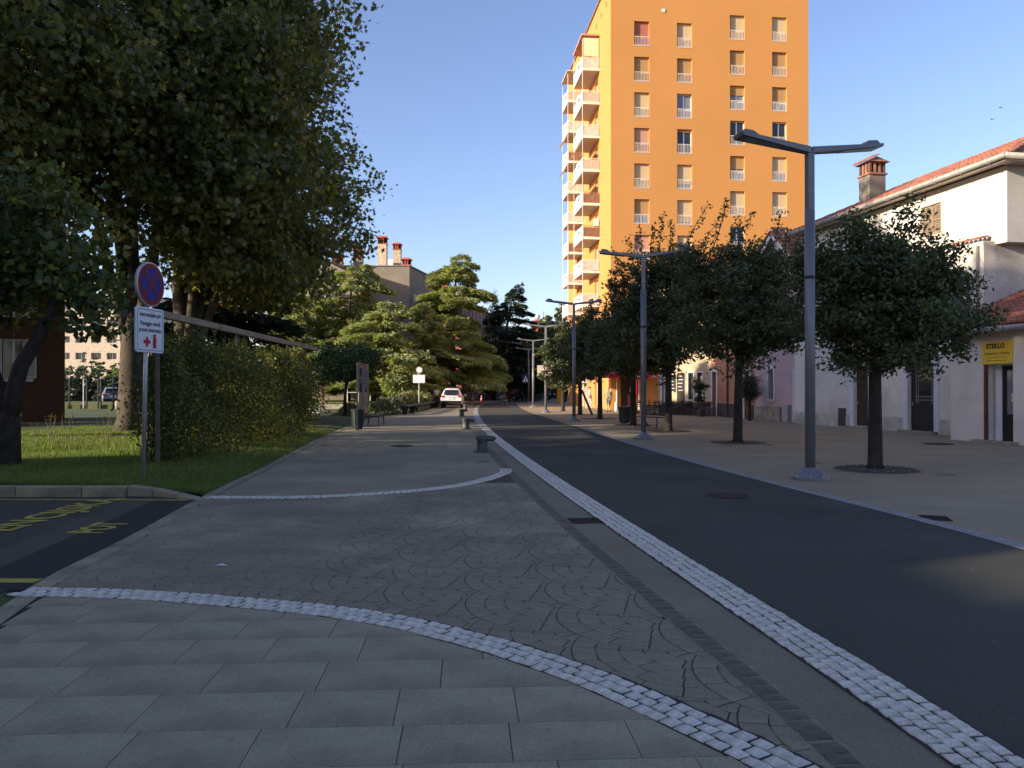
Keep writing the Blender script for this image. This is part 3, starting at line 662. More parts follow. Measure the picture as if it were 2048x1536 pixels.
# ------------------------------------------------------------------ cedars
def cedar(label, x, y, z0, H, Rmax, seed, m=L_CEDAR, top_lean=(.6, 0), zlow=.18, group='cedars in front of the apartment blocks', per=1.0, shape=1.0, name='cedar_tree', gap=.80):
    g = random.Random(seed); t = thing(name, label, 'tree', (x, y, z0), 0, group)
    tp = [(0, 0, -.1), (g.uniform(-.1, .1), 0, H * .3), (g.uniform(-.15, .15), 0, H * .6), (top_lean[0] * .3, top_lean[1], H * .86), (top_lean[0], top_lean[1], H)]
    tb = MB().tube(tp, [H * .022, H * .018, H * .012, H * .005, .02], 8)
    pts = []; dirs = []
    def trunk_at(z):
        for a, c in zip(tp, tp[1:]):
            if a[2] <= z <= c[2]:
                u = (z - a[2]) / (c[2] - a[2]); return Vector(a).lerp(Vector(c), u)
        return Vector(tp[-1])
    z = H * zlow
    while z < H * .985:
        u = (z / H - zlow) / (1 - zlow); prof = (1 - u ** 1.6) ** (shape * 1.15) * (.86 + .14 * math.sin(u * 9 + seed)) + .06
        nb = g.choice((5, 6, 6)); a0 = g.uniform(0, 6.28)
        for k in range(nb):
            a = a0 + 6.28 * k / nb + g.uniform(-.4, .4); L = Rmax * prof * g.choice((.45, .7, .9, 1.0, 1.15, 1.35)); base = trunk_at(z + g.uniform(-.2, .2))
            rise = g.uniform(.0, .18); d = Vector((math.cos(a), math.sin(a), 0)); s = Vector((-d.y, d.x, 0))
            bp = [base + d * (L * q) + Vector((0, 0, rise * L * q - .30 * L * q * q)) for q in (0, .35, .7, 1)]
            if L > .6: tb.tube(bp, [max(.012, L * .016), max(.01, L * .012), .012, .006], 4, cap=False)
            nt = int(max(8, L * L * 46 * per) + 14)
            for i in range(nt):
                q = g.random() ** .6; q = .22 + .8 * q; w = .34 * L * (1 - abs(q - .62) * 1.1); side = g.uniform(-1, 1)
                p = base + d * (L * q) + s * (side * max(.1, w)) + Vector((0, 0, rise * L * q - .24 * L * q * q - .10 * abs(side) * w + g.gauss(0, .09) - (g.random() ** 2) * .30))
                pts.append(p); dd = (d * 1.0 + s * side * .9 + Vector((0, 0, -.28 + g.gauss(0, .22)))); dirs.append(dd)
        z += gap * g.uniform(.7, 1.35) * (1.25 - .5 * u)
    tb.build('trunk', M_BARKC, t, smooth=True)
    P = np.array([tuple(p) for p in pts]); B = np.array([tuple(p) for p in dirs]); B /= np.linalg.norm(B, axis=1, keepdims=True)
    Z = np.array([[0, 0, 1.]]) + RNG.normal(size=(len(P), 3)) * .9; T = np.cross(B, Z); T /= np.linalg.norm(T, axis=1, keepdims=True); N = np.cross(T, B)
    V, k = leaves(P, .46, 'tuft', frames=(N, T, B)); f = link('crown', fast_mesh('crown', V, k, m), t); f['kind'] = 'stuff'
    return t
cedar('tall thin cedar with a bare leaning tip, leftmost beside the plane trees', -21.5, 80.5, .45, 16.3, 3.8, 11, top_lean=(.9, 0), shape=.75)
cedar('broad sunlit cedar filling the middle of the group, below the chimneys', -15.6, 76, .45, 13.2, 6.6, 12, top_lean=(1.4, 0), shape=.62, zlow=.12)
cedar('younger low cedar just right of the broad sunlit one', -11.3, 71, .45, 9.2, 4.6, 13, top_lean=(.2, 0), shape=.6, zlow=.2)
cedar('short bright cedar at the left behind the round-headed tree', -20.3, 74.5, .45, 10.2, 4.2, 17, shape=.7, zlow=.15)
cedar('tall cedar with a flat windswept top right of the grey building', -6.3, 86, .1, 16.2, 5.9, 14, top_lean=(1.0, 0), shape=.5, zlow=.18)
cedar('low cedar between the white notice board and the tall windswept cedar', -8.9, 79, .1, 10.2, 4.2, 18, shape=.6, zlow=.2)
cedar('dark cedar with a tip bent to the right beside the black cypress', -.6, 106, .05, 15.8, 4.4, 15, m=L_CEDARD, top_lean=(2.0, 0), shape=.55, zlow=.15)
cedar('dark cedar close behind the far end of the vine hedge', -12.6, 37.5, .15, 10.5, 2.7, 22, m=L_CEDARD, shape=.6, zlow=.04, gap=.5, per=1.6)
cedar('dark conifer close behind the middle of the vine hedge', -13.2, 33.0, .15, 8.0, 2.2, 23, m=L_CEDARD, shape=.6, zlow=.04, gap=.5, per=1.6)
t = thing('cypress_tree', 'dense black green cypress column beyond the parked white car', 'tree')
MB().tube([(-2.5, 112, 0), (-2.5, 112, 6)], .2, 6).build('trunk', M_BARKD, t)
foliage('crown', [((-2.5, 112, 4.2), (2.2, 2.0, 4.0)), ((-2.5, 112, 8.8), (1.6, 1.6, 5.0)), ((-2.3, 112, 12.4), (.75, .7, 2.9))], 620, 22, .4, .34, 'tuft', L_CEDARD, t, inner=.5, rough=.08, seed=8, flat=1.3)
# round-headed tree, bushes, far trees
def round_tree(label, x, y, z0, hs, r, m, seed, name='round_headed_tree', lean=0, size=.16, ncl=260, per=24, group=None, shape='oval', tr=.09):
    t = thing(name, label, 'tree', (x, y, z0), 0, group)
    mb = MB().tube([(0, 0, -.1), (lean * .3, 0, hs * .5), (lean, 0, hs)], [tr * 1.3, tr, tr * .85], 8)
    for k in range(7):
        a = k * .9; limb(mb, (lean, 0, hs - .1), (lean + math.cos(a) * r[0] * .6, math.sin(a) * r[1] * .6, hs + r[2] * (.6 + .4 * (k % 2))), tr * .5, .015, 5, .1)
    mb.build('trunk', M_BARKD, t, smooth=True)
    foliage('crown', [((lean, 0, hs + r[2] * .8), r)], ncl, per, .26, size, shape, m, t, inner=.45, rough=.1, seed=seed); return t
round_tree('small dark tree with a wide flat round head behind the litter bin', -9.1, 43.5, .15, 2.0, (2.0, 1.9, 1.15), L_ROUND, 31, lean=.1)
def bush(label, x, y, z, r, m, seed, cat='bush', name='bush', group=None, ncl=120, per=22, size=.16, shape='oval', up=.6, flat=.6):
    t = foliage(name, [((0, 0, r[2] * .55), r)], ncl, per, .22, size, shape, m, None, inner=.4, rough=.14, seed=seed, up=up, flat=flat); t.location = (x, y, z)
    return tag(t, label, cat, group)
LV = [(-9.0, 44.5, (.75, .8, .55)), (-8.5, 47, (.8, 1.0, .65)), (-8.1, 50, (.8, 1.2, .8)), (-8.0, 53, (.9, 1.3, .85)), (-7.9, 56.5, (.9, 1.4, .95)), (-8.0, 60, (1.0, 1.5, 1.1)), (-8.1, 64, (1.0, 1.7, 1.15)), (-8.2, 68.5, (1.0, 1.9, 1.1))]
NM = ['lavender clump nearest the litter bin, leftmost of the row', 'second lavender clump from the bin, behind the slatted bench', 'third lavender clump from the bin', 'lavender clump at the near end of the long curved bench', 'lavender clump behind the near half of the long curved bench', 'tall grassy clump below the white notice board', 'sunlit grassy clump right of the white notice board post', 'farthest grassy clump, at the far end of the long bench']
for i, ((x, y, r), lb) in enumerate(zip(LV, NM)):
    P = RNG.normal(size=(2600, 3)) * np.array([r[0] * .45, r[1] * .45, 0]); rr = np.clip(1 - (P[:, 0] / r[0]) ** 2 - (P[:, 1] / r[1]) ** 2, .05, 1)
    P[:, 2] = rr * r[2] * (.15 + .95 * RNG.random(len(P)) ** .7); N = RNG.normal(size=(len(P), 3)); N[:, 2] *= .3; N /= np.linalg.norm(N, axis=1, keepdims=True)
    B = P * np.array([.5, .5, 0]) + RNG.normal(size=P.shape) * .18 + np.array([0, 0, 1.]); B /= np.linalg.norm(B, axis=1, keepdims=True); T = np.cross(N, B); T /= np.linalg.norm(T, axis=1, keepdims=True)
    V, k = leaves(P, .34, 'tuft', frames=(N, T, B)); o = link('lavender_bush', fast_mesh('lavender_bush', V, k, L_LAV if i < 5 else L_PALE), None, (x, y, .1)); tag(o, lb, 'bush', 'grassy clumps behind the long bench')
bush('laurel thicket added out of view to shade the front of the brown house', -29.5, 27.8, 0, (4.5, 4.5, 4.2), L_ROUND, 40, ncl=400, size=.3)  # unseen thicket added to keep the sun off the brown house
bush('big dark clipped shrub left of the black cypress', -5.2, 119, 0, (2.6, 2.2, 3.2), L_CEDARD, 41, ncl=260, size=.26)
bush('second dark shrub under the cedars behind the parked car', -10.6, 108, 0, (1.9, 1.8, 2.3), L_CEDARD, 42, ncl=240, size=.26)
bush('bright green sunlit bush under the far trees', 3.4, 118, 0, (1.0, 1.0, 3.0), L_BRIGHT, 43, ncl=160, size=.3)
for i, (x, y, r, m, lb) in enumerate([(7.2, 112, (4.2, 4.0, 5.0), L_PALE, 'pale feathery tree in the sun beyond the lamps, left of the orange tower'), (4.6, 122, (3.2, 3.0, 3.4), L_PALE, 'smaller pale tree behind the three far lamp posts'),
                                      (3.0, 104, (2.6, 2.4, 1.9), L_CEDARD, 'dark low tree under the pale trees behind the far lamp posts'), (6.6, 100, (2.7, 2.4, 2.6), L_CEDARD, 'dark tree behind the yellow litter column'),
                                      (.9, 124, (2.6, 2.4, 3.6), L_CEDARD, 'dark tree closing the street beyond the zebra crossing')]):
    round_tree(lb, x, y, 0, (4.4, 5.4, 1.6, 1.7, 2.2)[i], r, m, 50 + i, name='street_tree', size=.42, ncl=420, per=22, group='trees closing the end of the street', tr=.2)
# left gap: hedge and trees beyond the exercise poles
for i, (x, y, r, m, lb) in enumerate([(-43, 76, (3.6, 1.6, 1.9), L_CEDARD, 'dark hedge bush behind the green exercise poles, left part'), (-38.0, 77, (3.2, 1.6, 1.8), L_CEDARD, 'dark hedge bush behind the green exercise poles, right part'),
                                      (-52, 100, (4.5, 3, 3.6), L_ROUND, 'spreading tree in front of the far pale apartment block'), (-61, 104, (4.0, 3, 2.6), L_BRIGHT, 'yellow green tree at the far left in front of the pale block'), (-47.5, 98, (3, 3, 2.6), L_BRIGHT, 'small light tree right of the far pale block')]):
    bush(lb, x, y, .3, r, m, 60 + i, 'hedge' if i < 2 else 'tree', 'hedge_bush' if i < 2 else 'far_tree', ncl=220, per=20, size=.32, group='bushes and trees beyond the exercise ground')

# ------------------------------------------------------------------ holm oaks on the right pavement
def holm(label, x, y, hs, ells, n_cl, seed, size=.085, per=26, lean=0, sprigs=(), z=0, tr=.13):
    t = thing('holm_oak', label, 'tree', (x, y, z), 0, 'clipped holm oaks on the right pavement')
    g = random.Random(seed); ells = list(ells); e0 = ells[0]
    for k in range(11):                                   # uneven lumps round the rim
        a = g.uniform(0, 6.28); h_ = g.uniform(-.75, .9); q = math.sqrt(max(.1, 1 - h_ * h_)); r_ = e0[1][0] * g.uniform(.18, .34); e = g.choice(ells[:2])
        ells.append(((e[0][0] + e[1][0] * q * math.cos(a) * 1.02, e[0][1] + e[1][1] * q * math.sin(a), e[0][2] + e[1][2] * h_ * 1.05), (r_, r_, r_ * .8)))
    mb = MB().tube([(0, 0, -.03), (.0, 0, .12), (lean * .3, 0, hs * .5), (lean * .8, 0, hs), (lean, 0, hs + .8)], [tr * 1.5, tr * 1.12, tr, tr * .9, tr * .7], 10)
    for k in range(10):
        a = k * 2.4; e = random.choice(ells); limb(mb, (lean * .9, 0, hs + random.uniform(-.1, .8)), (e[0][0] + math.cos(a) * e[1][0] * .75, e[0][1] + math.sin(a) * e[1][1] * .75, e[0][2] + random.uniform(-.2, .7) * e[1][2]), .05, .012, 5, .12)
    ex_ = []
    for (px, pz, qx, qz) in sprigs:                       # long shoots standing out of the crown
        limb(mb, (px, 0, pz), (qx, random.uniform(-.3, .3), qz), .018, .006, 4, .03)
        for s in np.linspace(0.1, 1, 11): ex_.append((px + (qx - px) * s + random.uniform(-.05, .05), random.uniform(-.1, .1), pz + (qz - pz) * s))
    mb.build('trunk', M_BARKD, t, smooth=True)
    f = foliage('crown', ells, int(n_cl * 1.25), per, .2, size, 'oval', L_OAK, t, inner=.30, rough=.17, seed=seed, up=.4, k_out=.5)
    f['kind'] = 'stuff'
    if ex_:
        P = np.repeat(np.array(ex_), 9, 0) + RNG.normal(size=(len(ex_) * 9, 3)) * .07; V, k = leaves(P, size, 'oval', .4); stuff(link('shoots', fast_mesh('shoots', V, k, L_OAK), t))
    return t
holm('nearest holm oak, standing right of the near lamp post in front of the white house', 7.26, 16, 1.95,
     [((.22, 0, 3.0), (1.72, 1.6, .98)), ((-.15, 0, 4.05), (1.05, 1.1, .85)), ((.72, 0, 3.75), (1.05, 1.0, .75)), ((-.30, 0, 4.75), (.32, .4, .42)), ((.72, 0, 4.95), (.32, .35, .42)), ((1.75, .1, 3.55), (.42, .5, .28)), ((1.55, .0, 2.75), (.55, .5, .3)), ((-1.3, 0, 3.5), (.5, .5, .5)), ((1.25, .0, 4.45), (.25, .3, .3))], 1250, 71, size=.092, sprigs=[(.3, 4.5, .55, 5.25), (-.3, 4.5, -.38, 5.1)])
holm('second holm oak from the right, between the near and second lamp posts', 6.74, 23.9, 2.1,
     [((.1, 0, 3.7), (2.05, 1.9, 1.35)), ((-.2, 0, 4.9), (1.5, 1.4, 1.0)), ((.9, 0, 4.9), (1.0, 1.0, .8)), ((1.6, 0, 3.4), (.7, .7, .7))], 1250, 72, size=.105,
     sprigs=[(-.9, 5.4, -.35, 7.2), (-.2, 5.4, .5, 6.9), (.3, 5.4, .9, 6.2), (.9, 5.3, 1.3, 6.9), (1.3, 5.0, 1.5, 6.3), (0, 5.4, .1, 6.4), (-.5, 5.4, .1, 6.7), (1.1, 5, 1.9, 6.1)], lean=.05)
holm('tall holm oak right of the second lamp post with long shoots on top', 5.97, 30.5, 2.3,
     [((-.4, 0, 3.7), (2.0, 1.9, 1.6)), ((-.3, 0, 5.2), (1.8, 1.5, 1.5)), ((.2, 0, 6.1), (1.1, 1.2, .95))], 1200, 73, size=.125,
     sprigs=[(-1.6, 5.5, -2.1, 6.9), (-1.0, 6.2, -1.1, 7.7), (-.4, 6.6, -.2, 8.3), (.5, 6.8, 1.5, 8.6), (.7, 6.3, 2.1, 8.3), (-1.8, 4.6, -2.3, 5.9), (.1, 6.7, .1, 8.0), (-.7, 6.3, -.6, 7.8), (-1.3, 5.9, -1.5, 7.4)])
holm('holm oak behind the second lamp post beside the grey litter bin', 5.38, 35.5, 2.2, [((-.1, 0, 3.5), (1.7, 1.6, 1.5)), ((0, 0, 4.7), (1.2, 1.2, 1.1))], 650, 74, size=.14)
holm('holm oak just right of the third lamp post', 4.75, 43.2, 2.2, [((-.4, 0, 3.6), (1.9, 1.8, 1.45)), ((-.4, 0, 4.8), (1.2, 1.1, 1.0))], 650, 75, size=.15, sprigs=[(-.4, 5.4, -.5, 6.4), (.2, 5.2, .3, 6.2)])
holm('farthest holm oak, propped by a leaning stake left of the third lamp post', 4.25, 50.0, 2.2, [((-.3, 0, 3.5), (2.0, 1.8, 1.5)), ((-.5, 0, 4.5), (1.2, 1.1, .9))], 600, 76, size=.16)
holm('dark holm oak hiding half of the far information sign', 3.7, 58.0, 2.0, [((.0, 0, 3.2), (1.5, 1.5, 1.5)), ((0.3, 0, 4.6), (1.0, 1.0, .8))], 300, 77, size=.17)
tag(MB().tube([(4.35, 49.9, 1.55), (4.98, 49.7, .0)], .07, 8).build('tree_stake', M_BARKD), 'dark stake leaning against the farthest holm oak', 'stake')
# planting rings with gravel
PEB = []
for i in range(4): PEB.append(1)
for (x, y, rr, lb) in [(7.26, 15.95, .78, 'round gravel bed at the foot of the nearest holm oak'), (6.74, 23.9, .8, 'round gravel bed at the foot of the second holm oak'), (5.97, 30.5, .85, 'round gravel bed at the foot of the tall holm oak'), (5.38, 35.5, .85, 'round gravel bed beside the grey litter bin'), (4.75, 43.2, .9, 'round gravel bed at the foot of the holm oak by the third lamp'), (4.25, 50, .9, 'round gravel bed at the foot of the farthest holm oak')]:
    t = thing('tree_pit', lb, 'tree pit', (x, y, 0), 0, 'gravel beds round the holm oaks')
    MB().lathe((0, 0, 0), [(rr, .0), (rr, .004)], 40).build('gravel_bed', M_GRAVEL, t)
    MB().add([(rr * math.cos(a), rr * math.sin(a), .006) for a in np.linspace(0, 2 * math.pi, 41)[:-1]] + [((rr + .05) * math.cos(a), (rr + .05) * math.sin(a), .006) for a in np.linspace(0, 2 * math.pi, 41)[:-1]], [(i, (i + 1) % 40, 40 + (i + 1) % 40, 40 + i) for i in range(40)]).build('rim', M_KERB, t)
    if y < 32:
        b = MB()
        for k in range(700 if y < 20 else 260):
            a = random.uniform(0, 6.28); q = rr * math.sqrt(random.random()) * .97; s = random.uniform(.012, .032)
            c = (q * math.cos(a), q * math.sin(a), .006 + s * .3); b.add([(c[0] + s, c[1], c[2]), (c[0] - s * .5, c[1] + s * .8, c[2]), (c[0] - s * .6, c[1] - s * .7, c[2]), (c[0], c[1], c[2] + s * .7)], [(0, 1, 3), (1, 2, 3), (2, 0, 3)])
        stuff(b.build('pebbles', mat('pebbles', (.16, .14, .12), .9, .3, 20, island=.6), t))
for x, y, lb in [(6.55, 17.25, 'flat round ground light behind the near tree bed'), (8.15, 15.0, 'flat round ground light in front of the near tree bed'), (6.05, 22.6, 'flat round ground light by the second tree bed'), (7.35, 22.9, 'flat round ground light right of the second tree bed'), (5.4, 29.3, 'flat round ground light by the tall holm oak'), (-.62, 17.7, 'flat round ground light with a dark centre near the first bollard'), (3.9, 44.6, 'flat round ground light by the third lamp'), (5.0, 42, 'flat round ground light near the third holm oak bed'), (5.5, 34.0, 'flat round ground light near the grey litter bin')]:
    t = thing('ground_light', lb, 'ground light', (x, y, 0), 0, 'round lights set flush in the paving')
    MB().lathe((0, 0, 0), [(.17, .0), (.165, .012), (.12, .014)], 20).build('ring', M_KERB, t)
    MB().lathe((0, 0, 0), [(.085, .012), (.08, .018)], 16).build('lens', M_BLACK, t)

# ------------------------------------------------------------------ grass blades and weeds
def blades(name, n, xr, yr, h, w, cond, m=L_GRASS, hv=.5):
    y = yr[0] + (yr[1] - yr[0]) * RNG.random(n) ** 1.5; xl = XL(y); x = xl + .02 - (xl - xr) * RNG.random(n) ** 1.1
    z = np.array([lawn_h(a, c) for a, c in zip(x, y)]); k = cond(x, y, z); x, y, z = x[k], y[k], z[k]; n = len(x)
    hh = h * (1 + hv * RNG.normal(size=n).clip(-1.5, 2)); a = RNG.random(n) * 6.28; ww = w * (.6 + .8 * RNG.random(n))
    V = np.zeros((n, 3, 3)); c, s = np.cos(a), np.sin(a)
    V[:, 0] = np.stack([x - c * ww, y - s * ww, z - .01], 1); V[:, 1] = np.stack([x + c * ww, y + s * ww, z - .01], 1)
    V[:, 2] = np.stack([x + RNG.normal(size=n) * h * .4, y + RNG.normal(size=n) * h * .4, z + hh], 1)
    return stuff(link(name, fast_mesh(name, V.reshape(-1, 3), 3, m)))
blades('grass', 170000, -16, (12.15, 30), .05, .0055, lambda x, y, z: (z > .012) & (x / y > -.68))
blades('tall_grass', 9000, -14, (17.5, 21), .16, .008, lambda x, y, z: (x < -7.9) & (x / y > -.66) & (y > 18 + .8 * np.sin(x * 1.7)))
V = []
b = MB()
for i in range(46):
    x = random.uniform(-12.6, -8.1); y = random.uniform(18.4, 20.6); z = .16; h = random.uniform(.35, .95)
    P = [(x, y, z), (x + random.uniform(-.06, .06), y, z + h * .5), (x + random.uniform(-.14, .14), y, z + h)]; b.tube(P, [.007, .005, .002], 4)
    for k in range(int(h * 14)):
        q = random.random(); V.append((x + random.uniform(-.08, .08), y + random.uniform(-.06, .06), z + h * q))
P = np.array(V); Vv, k = leaves(np.repeat(P, 3, 0), .05, 'kite', .4)
w = thing('weed_patch', 'tall seeding weeds at the back of the sunlit patch of lawn', 'weeds'); stuff(b.build('stalks', M_WOOD, w)); stuff(link('weed_leaves', fast_mesh('weed_leaves', Vv, k, L_VINE), w)); w['kind'] = 'stuff'
# fallen leaves
n = 420; y = 13 + 16 * RNG.random(n); x = XL(y) - 2.2 * RNG.random(n) ** .7 - .1; P = np.stack([x, y, np.array([lawn_h(a, c) + .03 for a, c in zip(x, y)])], 1)
V, k = leaves(P, .09, 'maple', 2.0); stuff(link('fallen_leaves', fast_mesh('fallen_leaves', V, k, leafmat('dry_leaves', [(.1, (.12, .06, .025)), (.5, (.22, .12, .04)), (.9, (.30, .20, .07))]))))
P = np.stack([RNG.uniform(-3.6, 9, 420), 3.2 + 20 * RNG.random(420) ** 1.4, np.full(420, .013)], 1); P = P[(P[:, 0] / P[:, 1] < .7) & (P[:, 0] > XL(P[:, 1]))]; V, k = leaves(P, .024, 'kite', 3.0, svar=.7); stuff(link('litter_flecks', fast_mesh('litter_flecks', V, k, M_WOOD)))
lt = MB().add([(-.06, 0, 0), (0, -.01, .012), (.07, .01, .002), (.01, .03, .02), (-.02, .02, .004)], [(0, 1, 3, 4), (1, 2, 3)]).build('paper_scrap', M_TRIM); lt.location = (-2.62, 7.18, .012); tag(lt, 'crumpled scrap of white paper lying on the grey paving', 'litter')
# ------------------------------------------------------------------ walls with real openings
def facade(mb, Wd, H, ops, depth=.22, org=(0, 0, 0), ang=0.0, z0=0.0):
    """front plane y=0 in local axes, openings (u0,z0,u1,z1) cut out with reveals running inwards"""
    us = sorted({0, Wd} | {o[0] for o in ops} | {o[2] for o in ops}); zs = sorted({z0, H} | {o[1] for o in ops} | {o[3] for o in ops})
    c, s = math.cos(ang), math.sin(ang)
    def T(x, y, z): return (org[0] + x * c - y * s, org[1] + x * s + y * c, org[2] + z)
    for i in range(len(us) - 1):
        for j in range(len(zs) - 1):
            mu, mz = (us[i] + us[i + 1]) / 2, (zs[j] + zs[j + 1]) / 2
            if any(o[0] < mu < o[2] and o[1] < mz < o[3] for o in ops): continue
            mb.quad(T(us[i], 0, zs[j]), T(us[i + 1], 0, zs[j]), T(us[i + 1], 0, zs[j + 1]), T(us[i], 0, zs[j + 1]))
    for a, b, e, f in ops:
        mb.quad(T(a, 0, b), T(a, depth, b), T(e, depth, b), T(e, 0, b)); mb.quad(T(a, 0, f), T(e, 0, f), T(e, depth, f), T(a, depth, f))
        mb.quad(T(a, 0, b), T(a, 0, f), T(a, depth, f), T(a, depth, b)); mb.quad(T(e, 0, b), T(e, depth, b), T(e, depth, f), T(e, 0, f))
        mb.quad(T(a, depth + .06, b), T(e, depth + .06, b), T(e, depth + .06, f), T(a, depth + .06, f))
    return mb
def shell(mb, Wd, D, H, z0=0, y0=0):
    """remaining sides and the top of a block whose front is a facade"""
    mb.quad((Wd, y0, z0), (Wd, D, z0), (Wd, D, H), (Wd, y0, H)); mb.quad((0, D, z0), (0, y0, z0), (0, y0, H), (0, D, H))
    mb.quad((Wd, D, z0), (0, D, z0), (0, D, H), (Wd, D, H)); mb.quad((0, y0, H), (Wd, y0, H), (Wd, D, H), (0, D, H)); return mb
_wm = {}
def frame_mesh(w, h, key='window', m=None, bars=1, fw=.05, cross=False):
    k = (key, round(w, 2), round(h, 2), bars, cross, (m or M_PVC).name)
    if k not in _wm:
        b = MB(); b.box((fw / 2, 0, h / 2), (fw, .05, h)); b.box((w - fw / 2, 0, h / 2), (fw, .05, h)); b.box((w / 2, 0, fw / 2), (w - 2 * fw, .05, fw)); b.box((w / 2, 0, h - fw / 2), (w - 2 * fw, .05, fw))
        for i in range(bars): b.box((w * (i + 1) / (bars + 1), 0, h / 2), (.09, .045, h - 2 * fw))
        if cross: b.box((w / 2, 0, h * .36), (w - 2 * fw, .042, .05))
        _wm[k] = b.mesh(key, m or M_PVC)
    return _wm[k]
def pane_mesh(w, h, m, key='pane'):
    k = (key, round(w, 2), round(h, 2), m.name)
    if k not in _wm: _wm[k] = MB().box((w / 2, 0, h / 2), (w, .012, h)).mesh(key, m)
    return _wm[k]
def roller_mesh(w, h, m):
    k = ('roller', round(w, 2), round(h, 2), m.name)
    if k not in _wm:
        b = MB(); n = max(2, int(h / .055))
        for i in range(n): z = h * (i + .5) / n; b.box((w / 2, .004 * (i % 2), z), (w, .014, h / n * .96))
        b.box((w / 2, .0, .015), (w, .03, .03)); _wm[k] = b.mesh('roller_shutter', m)
    return _wm[k]
def rail_mesh(w, h, m, step=.11, r=.0075, foot=.06):
    k = ('rail', round(w, 2), round(h, 2), m.name)
    if k not in _wm:
        b = MB(); b.box((w / 2, 0, h), (w, .03, .035)); b.box((w / 2, 0, foot), (w, .025, .025)); n = int(w / step)
        for i in range(n + 1): b.box((w * i / n, 0, (h + foot) / 2), (r * 2, .018, h - foot))
        _wm[k] = b.mesh('railing', m)
    return _wm[k]
def louver_mesh(w, h, m, n=None):
    k = ('louver', round(w, 2), round(h, 2), m.name)
    if k not in _wm:
        b = MB(); f = .055; b.box((f / 2, 0, h / 2), (f, .045, h)); b.box((w - f / 2, 0, h / 2), (f, .045, h)); b.box((w / 2, 0, f / 2), (w - 2 * f, .045, f)); b.box((w / 2, 0, h - f / 2), (w - 2 * f, .045, f)); b.box((w / 2, 0, h / 2), (w - 2 * f, .044, f))
        n = n or int(h / .075)
        for i in range(n):
            z = f + (h - 2 * f) * (i + .5) / n; b.add([(f, -.018, z - .03), (w - f, -.018, z - .03), (w - f, .018, z + .02), (f, .018, z + .02)], [(0, 1, 2, 3)])
        _wm[k] = b.mesh('shutter', m)
    return _wm[k]
_tm = {}
def tile_one(w, l, m):
    k = (round(w, 3), round(l, 3), m.name)
    if k not in _tm:
        V = []; n = 6; w2 = w * .52
        for y, rr, zz in ((0, 1.0, .03), (l * 1.12, .86, .0)):
            for i in range(n + 1):
                a = math.pi * i / n; V.append((-math.cos(a) * w2 * rr, y, math.sin(a) * w2 * .8 * rr + zz))
        F = [(i, i + 1, n + 2 + i, n + 1 + i) for i in range(n)] + [tuple(range(n, -1, -1))]
        _tm[k] = MB().add(V, F).mesh('roof_tile', m, smooth=False)
    return _tm[k]
def tile_field(parent, O, U, Vv, cw=.2, cl=.36, m=None, objs=False, name='roof_tiles', keep=None):
    """rows of curved tiles from the eave O up along Vv, columns along U"""
    m = m or M_TILE; O, U, Vv = Vector(O), Vector(U), Vector(Vv); nu = max(1, int(U.length / cw)); nv = max(1, int(Vv.length / cl))
    u, v = U.normalized(), Vv.normalized(); n = u.cross(v).normalized()
    w, l = U.length / nu, Vv.length / nv; me = tile_one(w, l, m); M0 = Matrix((u, v, n)).transposed().to_4x4()
    vs = [x.co.copy() for x in me.vertices]; fs = [tuple(p.vertices) for p in me.polygons]; b = MB()
    for j in range(nv):
        for i in range(nu):
            p = O + U * ((i + .5) / nu) + Vv * (j / nv) + n * random.uniform(0, .008)
            if keep and not keep(p): continue
            if objs:
                o = link('roof_tile', me, parent); o.matrix_local = Matrix.Translation(p) @ M0 @ Matrix.Rotation(random.uniform(-.02, .02), 4, 'Z')
            else:
                o_ = len(b.v); b.v += [tuple(p + u * q.x + v * q.y + n * q.z) for q in vs]; b.f += [tuple(k + o_ for k in f) for f in fs]
    if not objs: stuff(b.build(name, m, parent))
def wallpt(O, ang, px, py=None, off=0.0):
    """local (u, z) on a wall through O for a surveyed sight line"""
    c, s = math.cos(ang), math.sin(ang); ox, oy = O[0] - off * s * -1 * -1, O[1] + off * c; k = (px - 1024) / 1600
    u = (oy * k - ox) / (c - s * k); Y = oy + s * u
    return u, (None if py is None else 1.6 + (778 - py) * Y / 1600)
def chimney(parent, x, y, z, w, h, capm=M_TILE, m=None, name='chimney', d=None):
    d = d or w
    c = MB().box((x, y, z + h / 2), (w, d, h)).build(name, m or M_GREYB, parent)
    b = MB(); hc = w * .62; b.box((x, y, z + h + .03), (w * 1.16, d * 1.16, .07))
    for i in range(4):
        for sx, sy, ww, dd in ((0, -1, 1, 0), (0, 1, 1, 0), (1, 0, 0, 1), (-1, 0, 0, 1)):
            f = (-.5 + (i + .0) / 3) * .86
            b.box((x + (f * w if ww else sx * w * .43), y + (f * d if dd else sy * d * .43), z + h + .06 + hc / 2), (.09 * w + .03, .09 * d + .03, hc))
    b.build('flue_posts', capm, c)
    zt = z + h + .06 + hc
    MB().add([(x - w * .68, y - d * .68, zt), (x + w * .68, y - d * .68, zt), (x + w * .68, y + d * .68, zt), (x - w * .68, y + d * .68, zt), (x - w * .45, y, zt + w * .34), (x + w * .45, y, zt + w * .34)],
             [(0, 3, 2, 1), (0, 1, 5, 4), (2, 3, 4, 5), (0, 4, 3), (1, 2, 5)]).build('hood', capm, c)
    MB().box((x, y, z + h + .06 + hc / 2), (w * .66, d * .66, hc * .98)).build('flue', M_BLACK, c)
    return c

